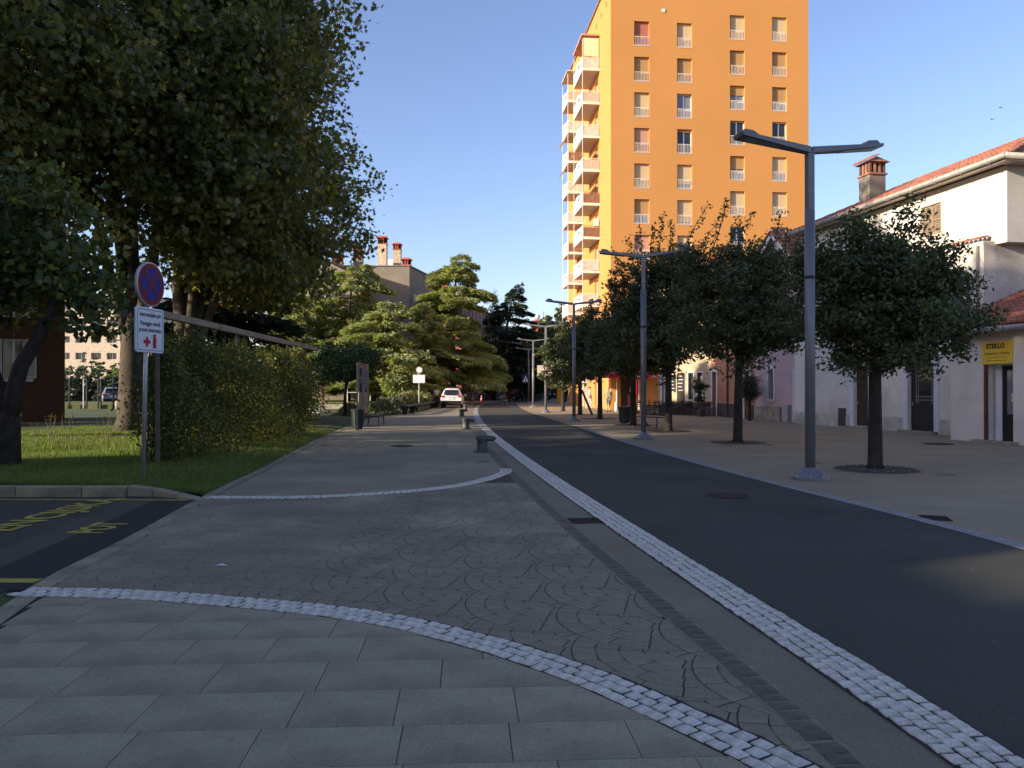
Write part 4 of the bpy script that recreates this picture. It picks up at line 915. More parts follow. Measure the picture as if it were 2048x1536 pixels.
# ------------------------------------------------------------------ the orange tower
TA = R(5.4); TO = (7.67, 62.0); TW, TD, TH = 16.0, 20.0, 33.6
tower = thing('apartment_tower', 'tall orange apartment tower with white railings and side balconies', 'building', (*TO, 0), TA)
cols = [(1.86, 30.29), (5.28, 30.29), (9.55, 31.09), (13.0, 31.09)]; WW, WH, PIT = 1.2, 1.9, 2.78
ops = [(u, top - PIT * k - WH, u + WW, top - PIT * k) for u, top in cols for k in range(10)]
ops.append((.75, 0, 1.95, 2.5))
b = MB(); facade(b, TW, TH, ops, .30)
ops2 = []
for k in range(11):
    z = 28.2 - 2.8 * k
    for t0, t1 in ((4.9, 6.3), (12.3, 13.5)): ops2.append((TD - t1, z + .02, TD - t0, z + 2.15))
facade(b, TD, TH, ops2, .25, (0, TD, 0), R(-90))
b.quad((TW, 0, 0), (TW, TD, 0), (TW, TD, TH), (TW, 0, TH)); b.quad((TW, TD, 0), (0, TD, 0), (0, TD, TH), (TW, TD, TH)); b.quad((0, 0, TH), (TW, 0, TH), (TW, TD, TH), (0, TD, TH))
b.build('wall', M_ORANGE, tower)
MB().box((TW / 2, TD / 2, TH + .04), (TW + .3, TD + .3, .08)).build('roof_edge', mat('roof_edge', (.35, .20, .13), .7), tower)
MB().box((5.2 - 1.0, -.02, 31.2), (.26, .05, .26)).build('vent_cover', M_TRIM, tower)
st = {0: [(M_SHR, 1), (M_SHT, 1), (M_SHB, 1), (M_SHP, 1), (M_SHB, .93), (M_SHT, .62), (M_SHP, 1), (M_SHB, .5), (M_SHB, 1), (M_SHT, 1)],
      1: [(M_SHB, 1), (M_SHT, 1), (M_SHB, 0), (M_SHT, .1), (M_SHB, .78), (M_SHB, .9), (M_SHB, .3), (M_SHT, 1), (M_SHB, 1), (M_SHB, 1)],
      2: [(M_SHB, 1), (M_SHT, .96), (M_SHT, .38), (M_SHB, 0), (M_SHT, .52), (M_SHB, 1), (M_SHB, 0), (M_SHB, .6), (M_SHB, 1), (M_SHB, 1)],
      3: [(M_SHB, 1), (M_SHT, .96), (M_SHT, .58), (M_SHB, 0), (M_SHB, .62), (M_SHB, 1), (M_SHB, .05), (M_SHB, .6), (M_SHB, 1), (M_SHB, 1)]}
for ci, (u, top) in enumerate(cols):
    for k in range(10):
        zb = top - PIT * k - WH; m, fr = st[ci][k]; dark = (ci, k) in ((1, 3), (2, 3), (3, 3), (2, 6), (3, 6))
        w = link('window', frame_mesh(WW, WH, cross=not dark), tower, (u, .26, zb))
        link('pane', pane_mesh(WW - .1, WH - .1, M_GLASS if dark else M_GLASSL), w, (.05, .012, .05))
        if fr > .01: link('roller_shutter', roller_mesh(WW - .02, WH * fr, m), w, (.01, -.06, WH * (1 - fr)))
        link('railing', rail_mesh(WW - .04, .72, M_RAIL), w, (.02, -.225, .0))
        link('sill', pane_mesh(WW + .08, .035, M_RAIL, 'sill'), w, (-.04, -.28, -.036))
# balconies on the street side, two stacks
def balcony(t0, L, z, style, k):
    s = MB().box((-.725, t0 + L / 2, z + .09), (1.45, L, .18)).build('balcony', M_BALC, tower)
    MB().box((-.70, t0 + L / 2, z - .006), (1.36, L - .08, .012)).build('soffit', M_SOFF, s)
    MB().box((-1.43, t0 + L * .5, z + .56), (.06, L, 1.12)).build('parapet', M_BALC, s)
    r = link('railing', rail_mesh(1.36, .92, (M_RAIL, M_RAIL, mat('brown_railing', (.28, .17, .11), .6), M_RAIL)[style], .12, .014), s, (-1.42, t0 + .02, z + .18))
    if True: MB().box((-.72, t0 + .06, z + .62), (1.30, .012, .74)).build('railing_sheet', mat('balcony_sheet', (.70, .50, .36), .8, .1, 6) if style == 0 else (mat('brown_sheet', (.42, .25, .17), .8) if style == 2 else mat('cream_sheet', (.80, .75, .68), .8)), s)
    MB().box((-1.56, t0 + L * .3, z + .85), (.22, L * .28, .2)).build('planter_box', M_BALC, s)
    if k in (3, 4): MB().add([(-1.45, t0 + .2, z + 2.55), (-1.45, t0 + L - .2, z + 2.55), (-1.95, t0 + L - .2, z + 1.95), (-1.95, t0 + .2, z + 1.95)], [(0, 1, 2, 3)]).build('awning', mat('balcony_awning', (.82, .74, .60), .8), s)
    if k == 5: MB().box((-.25, t0 + .2, z + 1.4), (.35, .4, .6)).build('air_conditioner', M_TRIM, s)
for k in range(10):
    z = 28.0 - 2.8 * k
    balcony(4.2, 4.2, z, (3, 0, 1, 0, 2, 2, 1, 1, 0, 1)[k], k); balcony(11.6, 3.2, z, (0, 1, 2, 1, 1, 2, 0, 1, 0, 0)[k], k + 1)
for t0, L in ((4.2, 4.2), (11.6, 3.2)):
    for y in (t0 + .03, t0 + L - .03): MB().tube([(-1.44, y, 1.5), (-1.44, y, 30.6)], .022, 6).build('balcony_pole', M_RAIL, tower)
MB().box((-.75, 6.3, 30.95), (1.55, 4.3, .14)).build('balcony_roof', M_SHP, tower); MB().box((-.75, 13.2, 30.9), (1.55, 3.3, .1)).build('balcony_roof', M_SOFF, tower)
MB().box((-.72, 4.25, 29.95), (1.3, .02, 1.5)).build('striped_blind', mat('cream_blind', (.78, .68, .42), .8, .1, 8), tower)
for a, b_, c_, d_ in [(o[0], o[1], o[2], o[3]) for o in ops2]:
    yl = TD - b_ * 0 - c_; w_ = c_ - a
    link('balcony_door', frame_mesh(w_, 2.1, 'balcony_door'), tower, (.2, TD - a, b_), R(-90))
    d = link('door_pane', pane_mesh(w_ - .1, 2.0, M_GLASSL, 'door_pane'), tower, (.215, TD - a - .05, b_ + .05), R(-90))
for i in range(7): MB().prism([(-.02, -.0), (.01, -.16), (.01, .16)], 0, .01) if False else None
for i in range(9):
    y = 1.6 + i * 2.0; MB().add([(-.012, y - .22, 32.3), (-.012, y, 32.62), (-.012, y + .22, 32.3), (-.012, y, 31.98)], [(0, 1, 2, 3)]).build('diamond_vent', mat('vent_shadow', (.25, .10, .03), .9), tower)
# ground floor: awning, entrance, posts
aw = MB().add([(-2.6, -.05, 3.35), (4.6, -.05, 3.35), (4.6, -1.5, 2.75), (-2.6, -1.5, 2.75), (-2.6, -1.5, 2.42), (4.6, -1.5, 2.42), (-2.6, -.05, 2.42)], [(0, 1, 2, 3), (3, 2, 5, 4), (0, 3, 4, 6)]).build('cafe_awning', M_AWN, tower)
for x in (-1.3, 1.2, 3.4):
    me = upright(text_mesh('Coca-Cola', .36, M_LWHITE, 'awning_lettering'), 0); link('awning_lettering', me, aw, (x, -1.51, 2.58))
MB().box((1.35, .24, 1.25), (1.16, .05, 2.48)).build('entrance_door', mat('dark_red_door', (.06, .02, .015), .5), tower)
MB().box((1.62, -.01, 1.55), (.24, .02, .36)).build('notice', M_TRIM, tower)
for x in (.45, 2.2): MB().tube([(x, -.06, 0), (x, -.06, 2.5)], .04, 6).build('downpipe', M_TRIM, tower)
MB().box((-.03, 10.6, 1.35), (.08, 2.6, 2.7)).build('garage_door', mat('beige_panel', (.42, .33, .24), .8), tower)
u = thing('parasol', 'closed red parasol standing in front of the cafe wall', 'parasol', (8.55, 55.3, 0))
MB().tube([(0, 0, 0), (0, 0, 2.5)], .025, 6).build('pole', M_TRIM, u); MB().lathe((0, 0, 1.0), [(.05, 0), (.17, .15), (.2, .6), (.12, 1.2), (.03, 1.55)], 10).build('canopy', M_AWN, u); MB().lathe((0, 0, 0), [(.3, 0), (.3, .08), (.05, .1)], 12).build('base', M_BLACK, u)
tag(MB().lathe((7.5, 57.6, 0), [(.11, 0), (.11, .62), (.06, .66)], 12).build('post', M_TRIM), 'short white post beside the cafe entrance', 'bollard')

# ------------------------------------------------------------------ houses on the right
def house(name, label, A, Bp, H, D, m, ops=(), depth=.2):
    ang = math.atan2(Bp[1] - A[1], Bp[0] - A[0]); Wd = math.dist(A, Bp)
    t = thing(name, label, 'house', (A[0], A[1], 0), ang); b = MB(); facade(b, Wd, H, ops, depth); shell(b, Wd, D, H); b.build('wall', m, t); return t, Wd, ang
def door(t, u0, u1, z1, m, y=.17, name='door', glass=None, panels=0):
    d = MB().box(((u0 + u1) / 2, y, z1 / 2), (u1 - u0 - .02, .05, z1 - .01)).build(name, m, t)
    if panels:
        for i in range(panels): MB().box(((u0 + u1) / 2, y - .035, z1 * (.15 + .8 * (i + .5) / panels)), ((u1 - u0) * .62, .02, z1 * .8 / panels * .7)).build('door_panel', m, d, bevel=.01)
    MB().box((u0 + .14, y - .06, 1.05), (.03, .06, .14)).build('handle', M_GALV, d); return d
def trim(t, u0, z0, u1, z1, w=.12, m=None, sill=False):
    b = MB(); b.box((u0 - w / 2, -.015, (z0 + z1) / 2), (w, .05, z1 - z0)); b.box((u1 + w / 2, -.015, (z0 + z1) / 2), (w, .05, z1 - z0)); b.box(((u0 + u1) / 2, -.017, z1 + w / 2), (u1 - u0 + 2 * w, .05, w))
    if sill: b.box(((u0 + u1) / 2, -.03, z0 - w / 2), (u1 - u0 + 2 * w, .09, w))
    b.build('door_frame' if not sill else 'window_frame', m or M_TRIM, t)
# beige cafe house
A, Bp = (9.4, 51.3), (12.0, 48.2); ang = math.atan2(Bp[1] - A[1], Bp[0] - A[0]); U = lambda px: wallpt(A, ang, px)[0]
o = [(U(1324), 0, U(1332), 2.5), (U(1377), .95, U(1387), 2.6), (U(1395), .9, U(1405), 2.6)]
t, Wd, _ = house('cafe_house', 'narrow beige house with chalkboards behind the cafe tables', A, Bp, 8.9, 8, M_BEIGE, o)
door(t, o[0][0], o[0][2], 2.5, M_TRIM); trim(t, *o[0]); 
for q in o[1:]: link('window_pane', pane_mesh(q[2] - q[0], q[3] - q[1], M_GLASS, 'window_pane'), t, (q[0], .12, q[1])); trim(t, *q, w=.07, sill=True)
MB().box((Wd / 2, -.012, .38), (Wd, .03, .76)).build('plinth', M_PLINTH, t)
for px, w_, z0_, z1_, lines in ((1345, .5, 1.4, 2.5, ['MENU', 'PIZZA', 'PASTA']), (1362, .55, .7, 2.6, ['PIZZA', 'GRILL', 'BAR'])):
    cb = MB().box((U(px), -.04, (z0_ + z1_) / 2), (w_, .04, z1_ - z0_)).build('chalkboard', M_BLACK, t)
    for i in range(5): MB().box((U(px) + random.uniform(-.05, .05), -.064, z1_ - .2 - i * .22), (w_ * random.uniform(.45, .7), .004, .035)).build('chalk_line', M_TRIM, cb)
tile_field(t, (-.4, -.45, 8.75), (Wd + .8, 0, 0), (0, 2.6, 1.0), .24, .42)
# salmon house
A, Bp = (12.02, 48.2), (12.7, 42.0); ang = math.atan2(Bp[1] - A[1], Bp[0] - A[0]); U = lambda px: wallpt(A, ang, px)[0]
o = [(U(1425), 0, U(1433), 2.6), (U(1489), 0, U(1499), 2.6)]
t, Wd, _ = house('salmon_house', 'salmon coloured house with dark plinth and white door surrounds', A, Bp, 8.6, 8, M_SALMON, o, .5)
for q in o: door(t, q[0], q[2], 2.6, M_DOORN, .45); trim(t, *q, w=.16)
for a_, b_ in ((o[0][2] + .16, o[1][0] - .16), (o[1][2] + .16, Wd)): MB().box(((a_ + b_) / 2, -.012, .38), (b_ - a_, .03, .76)).build('plinth', M_PLINTH, t)
MB().tube([(U(1457), -.07, 0), (U(1457), -.07, 8.5)], .05, 6).build('downpipe', mat('brown_pipe', (.11, .06, .04), .6), t)
tile_field(t, (-.1, -.45, 8.45), (Wd + .2, 0, 0), (0, 2.8, 1.0), .24, .42)
# pink house with gable
A, Bp = (12.72, 42.0), (13.6, 37.6); ang = math.atan2(Bp[1] - A[1], Bp[0] - A[0]); U = lambda px: wallpt(A, ang, px)[0]
o = [(U(1590), 0.12, U(1603), 2.42), (U(1537), 1.1, U(1547), 2.6), (U(1560), 5.0, U(1570), 6.4)]
t, Wd, _ = house('pink_house', 'pale pink house with a stone plinth and white boarded gable', A, Bp, 7.6, 8, M_PINK, o, .4)
door(t, o[0][0], o[0][2], 2.4, M_DOORD, .36); trim(t, *o[0], w=.14)
for q in o[1:]: link('window_pane', pane_mesh(q[2] - q[0], q[3] - q[1], M_GLASS, 'window_pane'), t, (q[0], .2, q[1])); trim(t, *q, w=.13, sill=True)
for i in range(4): MB().box((.55 + i * .62, -.05, .35 + .01 * (i % 2)), (.6, .12, .70 + .02 * (i % 2))).build('plinth_stone', M_STONE, t, bevel=.01)
MB().box((o[0][0] - .55, -.10, .42), (.42, .2, .84)).build('meter_cabinet', M_GALV, t)
gz, gp_ = 7.6, 9.35
MB().add([(0, 0, gz), (Wd, 0, gz), (Wd / 2, 0, gp_), (0, 8, gz), (Wd, 8, gz), (Wd / 2, 8, gp_)], [(0, 1, 2), (3, 5, 4), (0, 2, 5, 3), (1, 4, 5, 2)]).build('gable', M_PINK, t)
for s in (-1, 1):
    e = Wd / 2 + s * (Wd / 2 + .35); MB().add([(Wd / 2, -.32, gp_ + .03), (e, -.32, gz - .27), (e, -.32, gz - .50), (Wd / 2, -.32, gp_ - .2), (Wd / 2, -.26, gp_ + .03), (e, -.26, gz - .27), (e, -.26, gz - .50), (Wd / 2, -.26, gp_ - .2)],
             [(0, 1, 2, 3), (4, 7, 6, 5), (0, 4, 5, 1), (3, 2, 6, 7), (1, 5, 6, 2)]).build('bargeboard', M_TRIM, t)
    ed = Vector((Wd / 2 - e, 0, gp_ - gz + .3))
    tile_field(t, (e, 8 if s < 0 else -.38, gz - .25), (0, -8.4 if s < 0 else 8.4, 0), ed, .22, .36)
MB().box((Wd / 2, -.04, 6.9), (Wd, .08, .12)).build('string_course', M_TRIM, t)
# small dark clipped tree in its pot, in front of the salmon/pink houses
round_tree('small round clipped dark tree in front of the pink house', 12.0, 40.4, 0, 1.05, (.47, .47, .68), L_CEDARD, 91, name='clipped_tree', size=.07, ncl=220, per=22, tr=.07)
# big white house
A, Bp = (13.6, 37.5), (15.80, 25.5); ang = math.atan2(Bp[1] - A[1], Bp[0] - A[0]); Wd = math.dist(A, Bp); LO = -.38
UZ = lambda px, py, off=LO: wallpt((A[0] + math.sin(ang) * -off * -1 * -1 if False else A[0] + off * -math.sin(ang), A[1] + off * math.cos(ang)), ang, px, py)
t = thing('white_house', 'large white two storey house with tiled roof and closed louvred shutters', 'house', (*A, 0), ang)
d1 = (UZ(1708, 0)[0], .1, UZ(1737, 0)[0], 2.55); d2 = (UZ(1816, 0)[0], .03, UZ(1868, 0)[0], 2.55)
wz = (wallpt(A, ang, 1845)[0], 7.15, wallpt(A, ang, 1885)[0], 8.25)
b = MB(); facade(b, Wd - .55, 6.42, [d1, d2], .2, (0, LO, 0)); b.quad((Wd - .55, LO, 0), (Wd - .55, 0, 0), (Wd - .55, 0, 6.42), (Wd - .55, LO, 6.42)); b.quad((0, 0, 0), (0, LO, 0), (0, LO, 6.42), (0, 0, 6.42))
facade(b, Wd, 8.75, [wz], .12, (0, 0, 0), 0, 6.3)
b.quad((0, 9, 0), (0, 0, 0), (0, 0, 8.75), (0, 9, 8.75)); b.build('wall', M_WHITE, t)
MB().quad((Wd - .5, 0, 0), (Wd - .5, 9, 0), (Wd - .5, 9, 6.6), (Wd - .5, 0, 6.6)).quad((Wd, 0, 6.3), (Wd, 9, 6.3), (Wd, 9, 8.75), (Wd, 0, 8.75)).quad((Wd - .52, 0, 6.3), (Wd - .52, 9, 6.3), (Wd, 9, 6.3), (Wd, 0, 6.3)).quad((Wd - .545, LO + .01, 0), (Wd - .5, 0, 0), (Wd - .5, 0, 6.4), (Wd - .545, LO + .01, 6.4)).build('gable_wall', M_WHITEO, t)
for i in range(int((Wd - .45) / .2)):                     # coping tiles between the storeys
    tl = link('coping_tile', tile_one(.2, .42, M_TILE), t); tl.matrix_local = Matrix.Translation((i * .2 + .1, LO - .16, 6.44)) @ Matrix.Rotation(R(17), 4, 'X')
sh = louver_mesh((wz[2] - wz[0]) / 2 - .02, wz[3] - wz[1] - .06, M_WOOD, 14)
for i in range(2): link('shutter', sh, t, (wz[0] + .01 + i * (wz[2] - wz[0]) / 2, .03, wz[1] + .03))
b = MB(); trimw = .1; trim(t, *wz, w=.07, m=mat('cream_trim', (.70, .62, .48), .8), sill=True)
door(t, d1[0], d1[2], 2.5, M_DOORB, LO + .15, panels=3); dd = door(t, d2[0], d2[2], 2.5, M_DOORD, LO + .15)
wd = d2[2] - d2[0]; b = MB()
for q in (.22, .30, .82, .90): b.box((d2[0] + wd * q, LO + .115, 1.75), (.018, .012, 1.35))
for z in (1.20, 1.32, 2.35): b.box((d2[0] + wd * .56, LO + .112, z), (wd * .78, .012, .018))
b.build('glazing_bars', M_GALV, dd); link('glass', pane_mesh(wd * .5, .95, M_GLASS, 'glass'), dd, (d2[0] + wd * .32, LO + .122, 1.38))
for q in (d1, d2):
    b = MB(); b.box((q[0] - .14, LO - .01, 1.28), (.26, .04, 2.56)); b.box((q[2] + .14, LO - .01, 1.28), (.26, .04, 2.56)); b.box(((q[0] + q[2]) / 2, LO - .012, 2.66), (q[2] - q[0] + .54, .04, .2)); b.build('door_surround', M_TRIM, t)
    MB().box(((q[0] + q[2]) / 2, LO - .12, .04), (q[2] - q[0] + .5, .3, .1)).build('doorstep', M_STONE, t)
vb = UZ(1677, 847); MB().box((vb[0] + .28, LO - .02, .42), (.50, .05, .75)).build('vent_door', M_PLINTH, t)
for a_, b_ in ((0.05, d1[0] - .28), (d1[2] + .28, d2[0] - .28), (d2[2] + .28, Wd - .56)): MB().box(((a_ + b_) / 2, LO - .008, .27), (b_ - a_, .02, .54)).build('plinth', mat('grimy_plinth', (.66, .63, .56), .9, .14, 2.5, .3, 25, stain=(.36, .34, .29), sscale=1.6), t)
MB().tube([(Wd - .75, LO - .06, 0), (Wd - .75, LO - .06, 6.3)], .045, 8).build('downpipe', M_GUT, t)
# hipped roof, gutter, chimney
ez = 8.86; b = MB(); ov = .55
b.add([(-ov, -ov, ez), (Wd + ov, -ov, ez), (Wd + ov, 9.5, ez), (-ov, 9.5, ez), (3.5, 4.5, ez + 2.2), (Wd - 3.6, 4.5, ez + 2.2)], [(0, 1, 5, 4), (1, 2, 5), (2, 3, 4, 5), (3, 0, 4)])
b.build('roof', M_TILE, t)
n_ = Vector((0, 5.05, 1.75))
tile_field(t, (-ov, -ov - .03, ez + .03), (Wd + 2 * ov, 0, 0), (0, 5.0, 2.18), .21, .38, keep=lambda p: -ov + (p.y + ov) * .80 < p.x < Wd + ov - (p.y + ov) * .82)
b = MB().tube([(Wd + ov + .03, -ov, ez + .05), (Wd - 3.6, 4.5, ez + 2.29)], .10, 6).build('hip_tiles', M_TILE, t)
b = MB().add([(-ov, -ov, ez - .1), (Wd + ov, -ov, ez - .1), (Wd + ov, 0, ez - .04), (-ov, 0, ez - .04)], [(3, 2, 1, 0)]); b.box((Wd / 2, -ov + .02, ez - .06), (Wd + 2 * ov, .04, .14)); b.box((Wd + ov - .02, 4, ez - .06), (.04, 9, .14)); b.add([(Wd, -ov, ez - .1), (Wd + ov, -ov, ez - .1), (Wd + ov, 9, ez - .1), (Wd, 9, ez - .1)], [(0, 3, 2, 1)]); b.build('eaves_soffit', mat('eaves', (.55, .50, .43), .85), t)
MB().tube([(-ov, -ov - .09, ez - .02), (Wd + ov + .1, -ov - .09, ez + .0)], .095, 10).build('gutter', M_GUT, t, smooth=True); MB().tube([(Wd + ov + .1, -ov - .09, ez), (Wd + ov + .1, 9, ez)], .095, 10).build('gutter', M_GUT, t, smooth=True)
for i in range(11): MB().box((-.3 + i * 1.25, -ov - .09, ez - .01), (.03, .215, .215)).build('gutter_bracket', M_GUT, t)
cu, _ = wallpt((A[0], A[1]), ang, 1737)
c_, s_ = math.cos(ang), math.sin(ang)
def loc_xy(x, y): return ((x - A[0]) * c_ + (y - A[1]) * s_, -(x - A[0]) * s_ + (y - A[1]) * c_)
cx, cy = loc_xy(15.6, 34.6); ch = chimney(t, cx, cy, 9.2, .76, 1.6, mat('old_terracotta', (.36, .19, .13), .9, .2, 5), M_GREYB)
tile_field(ch, (cx - .54, cy - .54, 9.2 + 1.6 + .06 + .47), (1.08, 0, 0), (0, .54, .27), .2, .28)
# annex with shop sign
A2, B2 = (13.9, 25.35), (15.35, 19.2); ang2 = math.atan2(B2[1] - A2[1], B2[0] - A2[0]); W2 = math.dist(A2, B2)
U = lambda px: wallpt(A2, ang2, px)[0]
t = thing('shop_annex', 'low white lean-to shop with tiled roof and yellow sign over its door', 'shop', (*A2, 0), ang2)
dd = (U(1969), 0.05, U(2026), 2.33); b = MB(); facade(b, W2, 3.30, [dd], .45); b.quad((0, 2.4, 0), (0, 0, 0), (0, 0, 3.3), (0, 2.4, 4.2)); b.build('wall', M_WHITE, t)
sg = MB().box(((dd[0] + dd[2]) / 2, -.03, 2.67), (dd[2] - dd[0] + .04, .05, .66)).build('shop_sign', M_SYEL, t); sc = (dd[0] + dd[2]) / 2
link('sign_lettering', upright(text_mesh('STEKLO', .20, M_SBLACK, 'sign_lettering', squeeze=.95, bold=.008), 0), sg, (sc - .05, -.058, 2.86)); link('sign_lettering', upright(text_mesh('STEKLARSTVO  VETERINA', .085, M_SBLACK, 'sign_lettering', squeeze=.95), 0), sg, (sc, -.058, 2.64))
for z in (2.53, 2.44): MB().box((sc, -.057, z), (.72, .004, .012)).build('sign_line', M_SBLACK, sg)
wd = dd[2] - dd[0]
MB().box((dd[0] + .035, .02, 1.17), (.07, .1, 2.3)).build('door_frame', mat('brown_frame', (.16, .05, .035), .5), t); MB().box((dd[0] + wd * .22, .30, 1.17), (wd * .22, .03, 2.25)).build('white_jamb', M_TRIM, t)
d = MB().box((dd[0] + wd * .66, .34, 1.17), (wd * .66, .05, 2.25)).build('door', M_DOORD, t); link('glass', pane_mesh(wd * .34, 1.3, M_GLASSL, 'glass'), d, (dd[0] + wd * .52, .30, .85)); MB().box((dd[0] + wd * .75, .285, 1.35), (.16, .01, .24)).build('paper_notice', mat('yellow_paper', (.65, .62, .35), .8), d)
MB().box((dd[0] + wd * .94, .27, 1.0), (.03, .05, .16)).build('handle', M_GALV, d); MB().box((sc, -.15, .04), (wd + .4, .36, .08)).build('doorstep', M_STONE, t)
tile_field(t, (-.25, -.42, 3.44), (W2 + .3, 0, 0), (0, 3.6, 1.40), .205, .38, objs=True)
MB().add([(-.25, -.4, 3.36), (W2, -.4, 3.36), (W2, 3.3, 4.80), (-.25, 3.3, 4.80), (-.25, -.4, 3.28), (W2, -.4, 3.28), (W2, 3.3, 4.7), (-.25, 3.3, 4.7)], [(0, 1, 2, 3), (7, 6, 5, 4), (0, 4, 5, 1), (3, 7, 4, 0)]).build('roof_deck', M_TILE, t)
MB().tube([(-.3, -.50, 3.33), (W2, -.50, 3.35)], .085, 10).build('gutter', M_GUT, t, smooth=True)
for i in range(6): MB().box((.2 + i * 1.1, -.5, 3.34), (.03, .19, .19)).build('gutter_bracket', M_GUT, t)

# ------------------------------------------------------------------ buildings beyond on the left
t = thing('grey_apartment_block', 'grey beige apartment block behind the cedars with red-capped chimneys', 'building', (-11.3, 88, 0), 0)
b = MB(); b2 = [(-11.1, 5.5, -10.2, 7.1), (-11.1, 9, -10.2, 11), (-8.2, 9, -7.0, 11.2), (-3.2, 4.3, -2.0, 6.2), (-3.2, 8.0, -2.0, 9.9)]
facade(b, 11.5, 15.1, [(a + 11.5, z, c + 11.5, d) for a, z, c, d in b2 if a > -11.4], .2, (-11.5, 0, 0)); b.build('wall', M_GREYB, t)
sa = math.atan2(13.5, 2.4); b = MB(); rops = [(1.5, 9.7, 2.6, 12.2), (3.4, 9.7, 4.3, 12.2), (6, 7, 7, 9), (1.5, 6, 2.6, 8), (4, 3, 5, 5.2), (8, 10, 9, 12)]; facade(b, 13.8, 15.1, rops, .15, (0, 0, 0), sa); b.build('side_wall', M_GREYB, t)
for q in rops:
    s = link('shutter', louver_mesh(q[2] - q[0], q[3] - q[1], M_TRIM, 16), t); s.matrix_local = Matrix.Rotation(sa, 4, 'Z') @ Matrix.Translation((q[0], -.03, q[1]))
for a, z, c, d in b2:
    if a > -11.4: link('window', frame_mesh(c - a, d - z), t, (a, .15, z)); link('pane', pane_mesh(c - a, d - z, M_GLASS), t, (a, .18, z))
MB().add([(-11.5, -.1, 15.1), (.1, -.1, 15.1), (2.6, 13.6, 15.1), (-11.5, 13.6, 15.1), (-11.5, -.1, 15.22), (.1, -.1, 15.22), (2.6, 13.6, 15.22), (-11.5, 13.6, 15.22)], [(0, 3, 2, 1), (4, 5, 6, 7), (0, 1, 5, 4), (1, 2, 6, 5)]).build('roof_edge', M_SLATE, t)
b = MB(); b.add([(-4.6, 3, 15.2), (-.8, 3, 15.2), (-.8, 9, 15.2), (-4.6, 9, 15.2), (-3.9, 5, 16.7), (-1.6, 5, 16.7)], [(0, 1, 5, 4), (1, 2, 5), (3, 0, 4), (2, 3, 4, 5)]); b.build('roof_lantern', M_TRIM, t)
for x, y, z, w, h in ((-3.1, 1.0, 15.2, .95, 2.5), (-1.75, 3.0, 15.2, .85, 2.2), (-.4, .9, 15.2, .9, .1)): chimney(t, x, y, z, w, h, M_ORED, mat('chimney_render', (.55, .47, .33), .9))
wing = thing('gabled_wing', 'gabled grey wing with a glazed loggia at the left of the grey block', 'building', (-23.6, 84, 0), 0)
b = MB(); wo = [(1.5, 10.0, 2.7, 12.1), (2.95, 10.0, 4.9, 11.6), (1.2, 2.5, 3.4, 4.6), (3.8, 2.5, 5.2, 4.6), (1.2, 6, 3.4, 8.2)]; facade(b, 7.2, 13.5, wo, .3); shell(b, 7.2, 10, 13.5)
b.add([(0, 0, 13.5), (7.2, 0, 13.5), (3.0, 0, 15.6), (0, 10, 13.5), (7.2, 10, 13.5), (3.0, 10, 15.6)], [(0, 1, 2), (3, 5, 4)]); b.build('wall', M_GREYB, wing)
MB().add([(-.5, -.4, 13.2), (3.0, -.4, 15.75), (7.7, -.4, 13.4), (-.5, 10, 13.2), (3.0, 10, 15.75), (7.7, 10, 13.4)], [(0, 1, 4, 3), (1, 2, 5, 4)]).build('roof', M_SLATE, wing)
for q in wo: link('window', frame_mesh(q[2] - q[0], q[3] - q[1]), wing, (q[0], .2, q[1])); link('pane', pane_mesh(q[2] - q[0], q[3] - q[1], M_GLASS), wing, (q[0], .24, q[1]))
MB().tube([(5.4, -.1, 2), (5.4, -.1, 12.8)], .08, 6).build('downpipe', M_TRIM, wing)
chimney(wing, 4.7, 3.0, 14.4, .95, .9, M_ORED, M_GREYB); chimney(wing, 6.6, 4.5, 13.6, .95, 2.6, M_ORED, M_GREYB)
link('balcony_rail', rail_mesh(7, 1.0, M_TRIM, .3, .03), wing, (0, -.5, 2.2))
# reddish row behind the tall cedar
def rowblock(label, A, Bp, H, D, m, floors, nwin, z0=1.2, roofm=None, cat='building', wh=1.7, win=M_TRIM):
    ang = math.atan2(Bp[1] - A[1], Bp[0] - A[0]); Wd = math.dist(A, Bp); t = thing('row_house', label, cat, (*A, 0), ang, 'apartment rows at the end of the street')
    st_ = Wd / nwin; ops = [(st_ * (i + .5) - .5, z0 + f * H / floors, st_ * (i + .5) + .5, z0 + f * H / floors + wh) for i in range(nwin) for f in range(floors)]
    b = MB(); facade(b, Wd, H, ops, .2); shell(b, Wd, D, H); b.build('wall', m, t)
    for q in ops: w = link('window', frame_mesh(1.0, wh), t, (q[0], .1, q[1])); link('pane', pane_mesh(1.0, wh, win, 'pane'), w, (0, .03, 0))
    MB().add([(-.4, -.4, H), (Wd + .4, -.4, H), (Wd + .4, D, H), (-.4, D, H), (.5, D / 2, H + 1.6), (Wd - .5, D / 2, H + 1.6)], [(0, 1, 5, 4), (1, 2, 5), (2, 3, 4, 5), (3, 0, 4)]).build('roof', roofm or M_TILE, t)
    return t
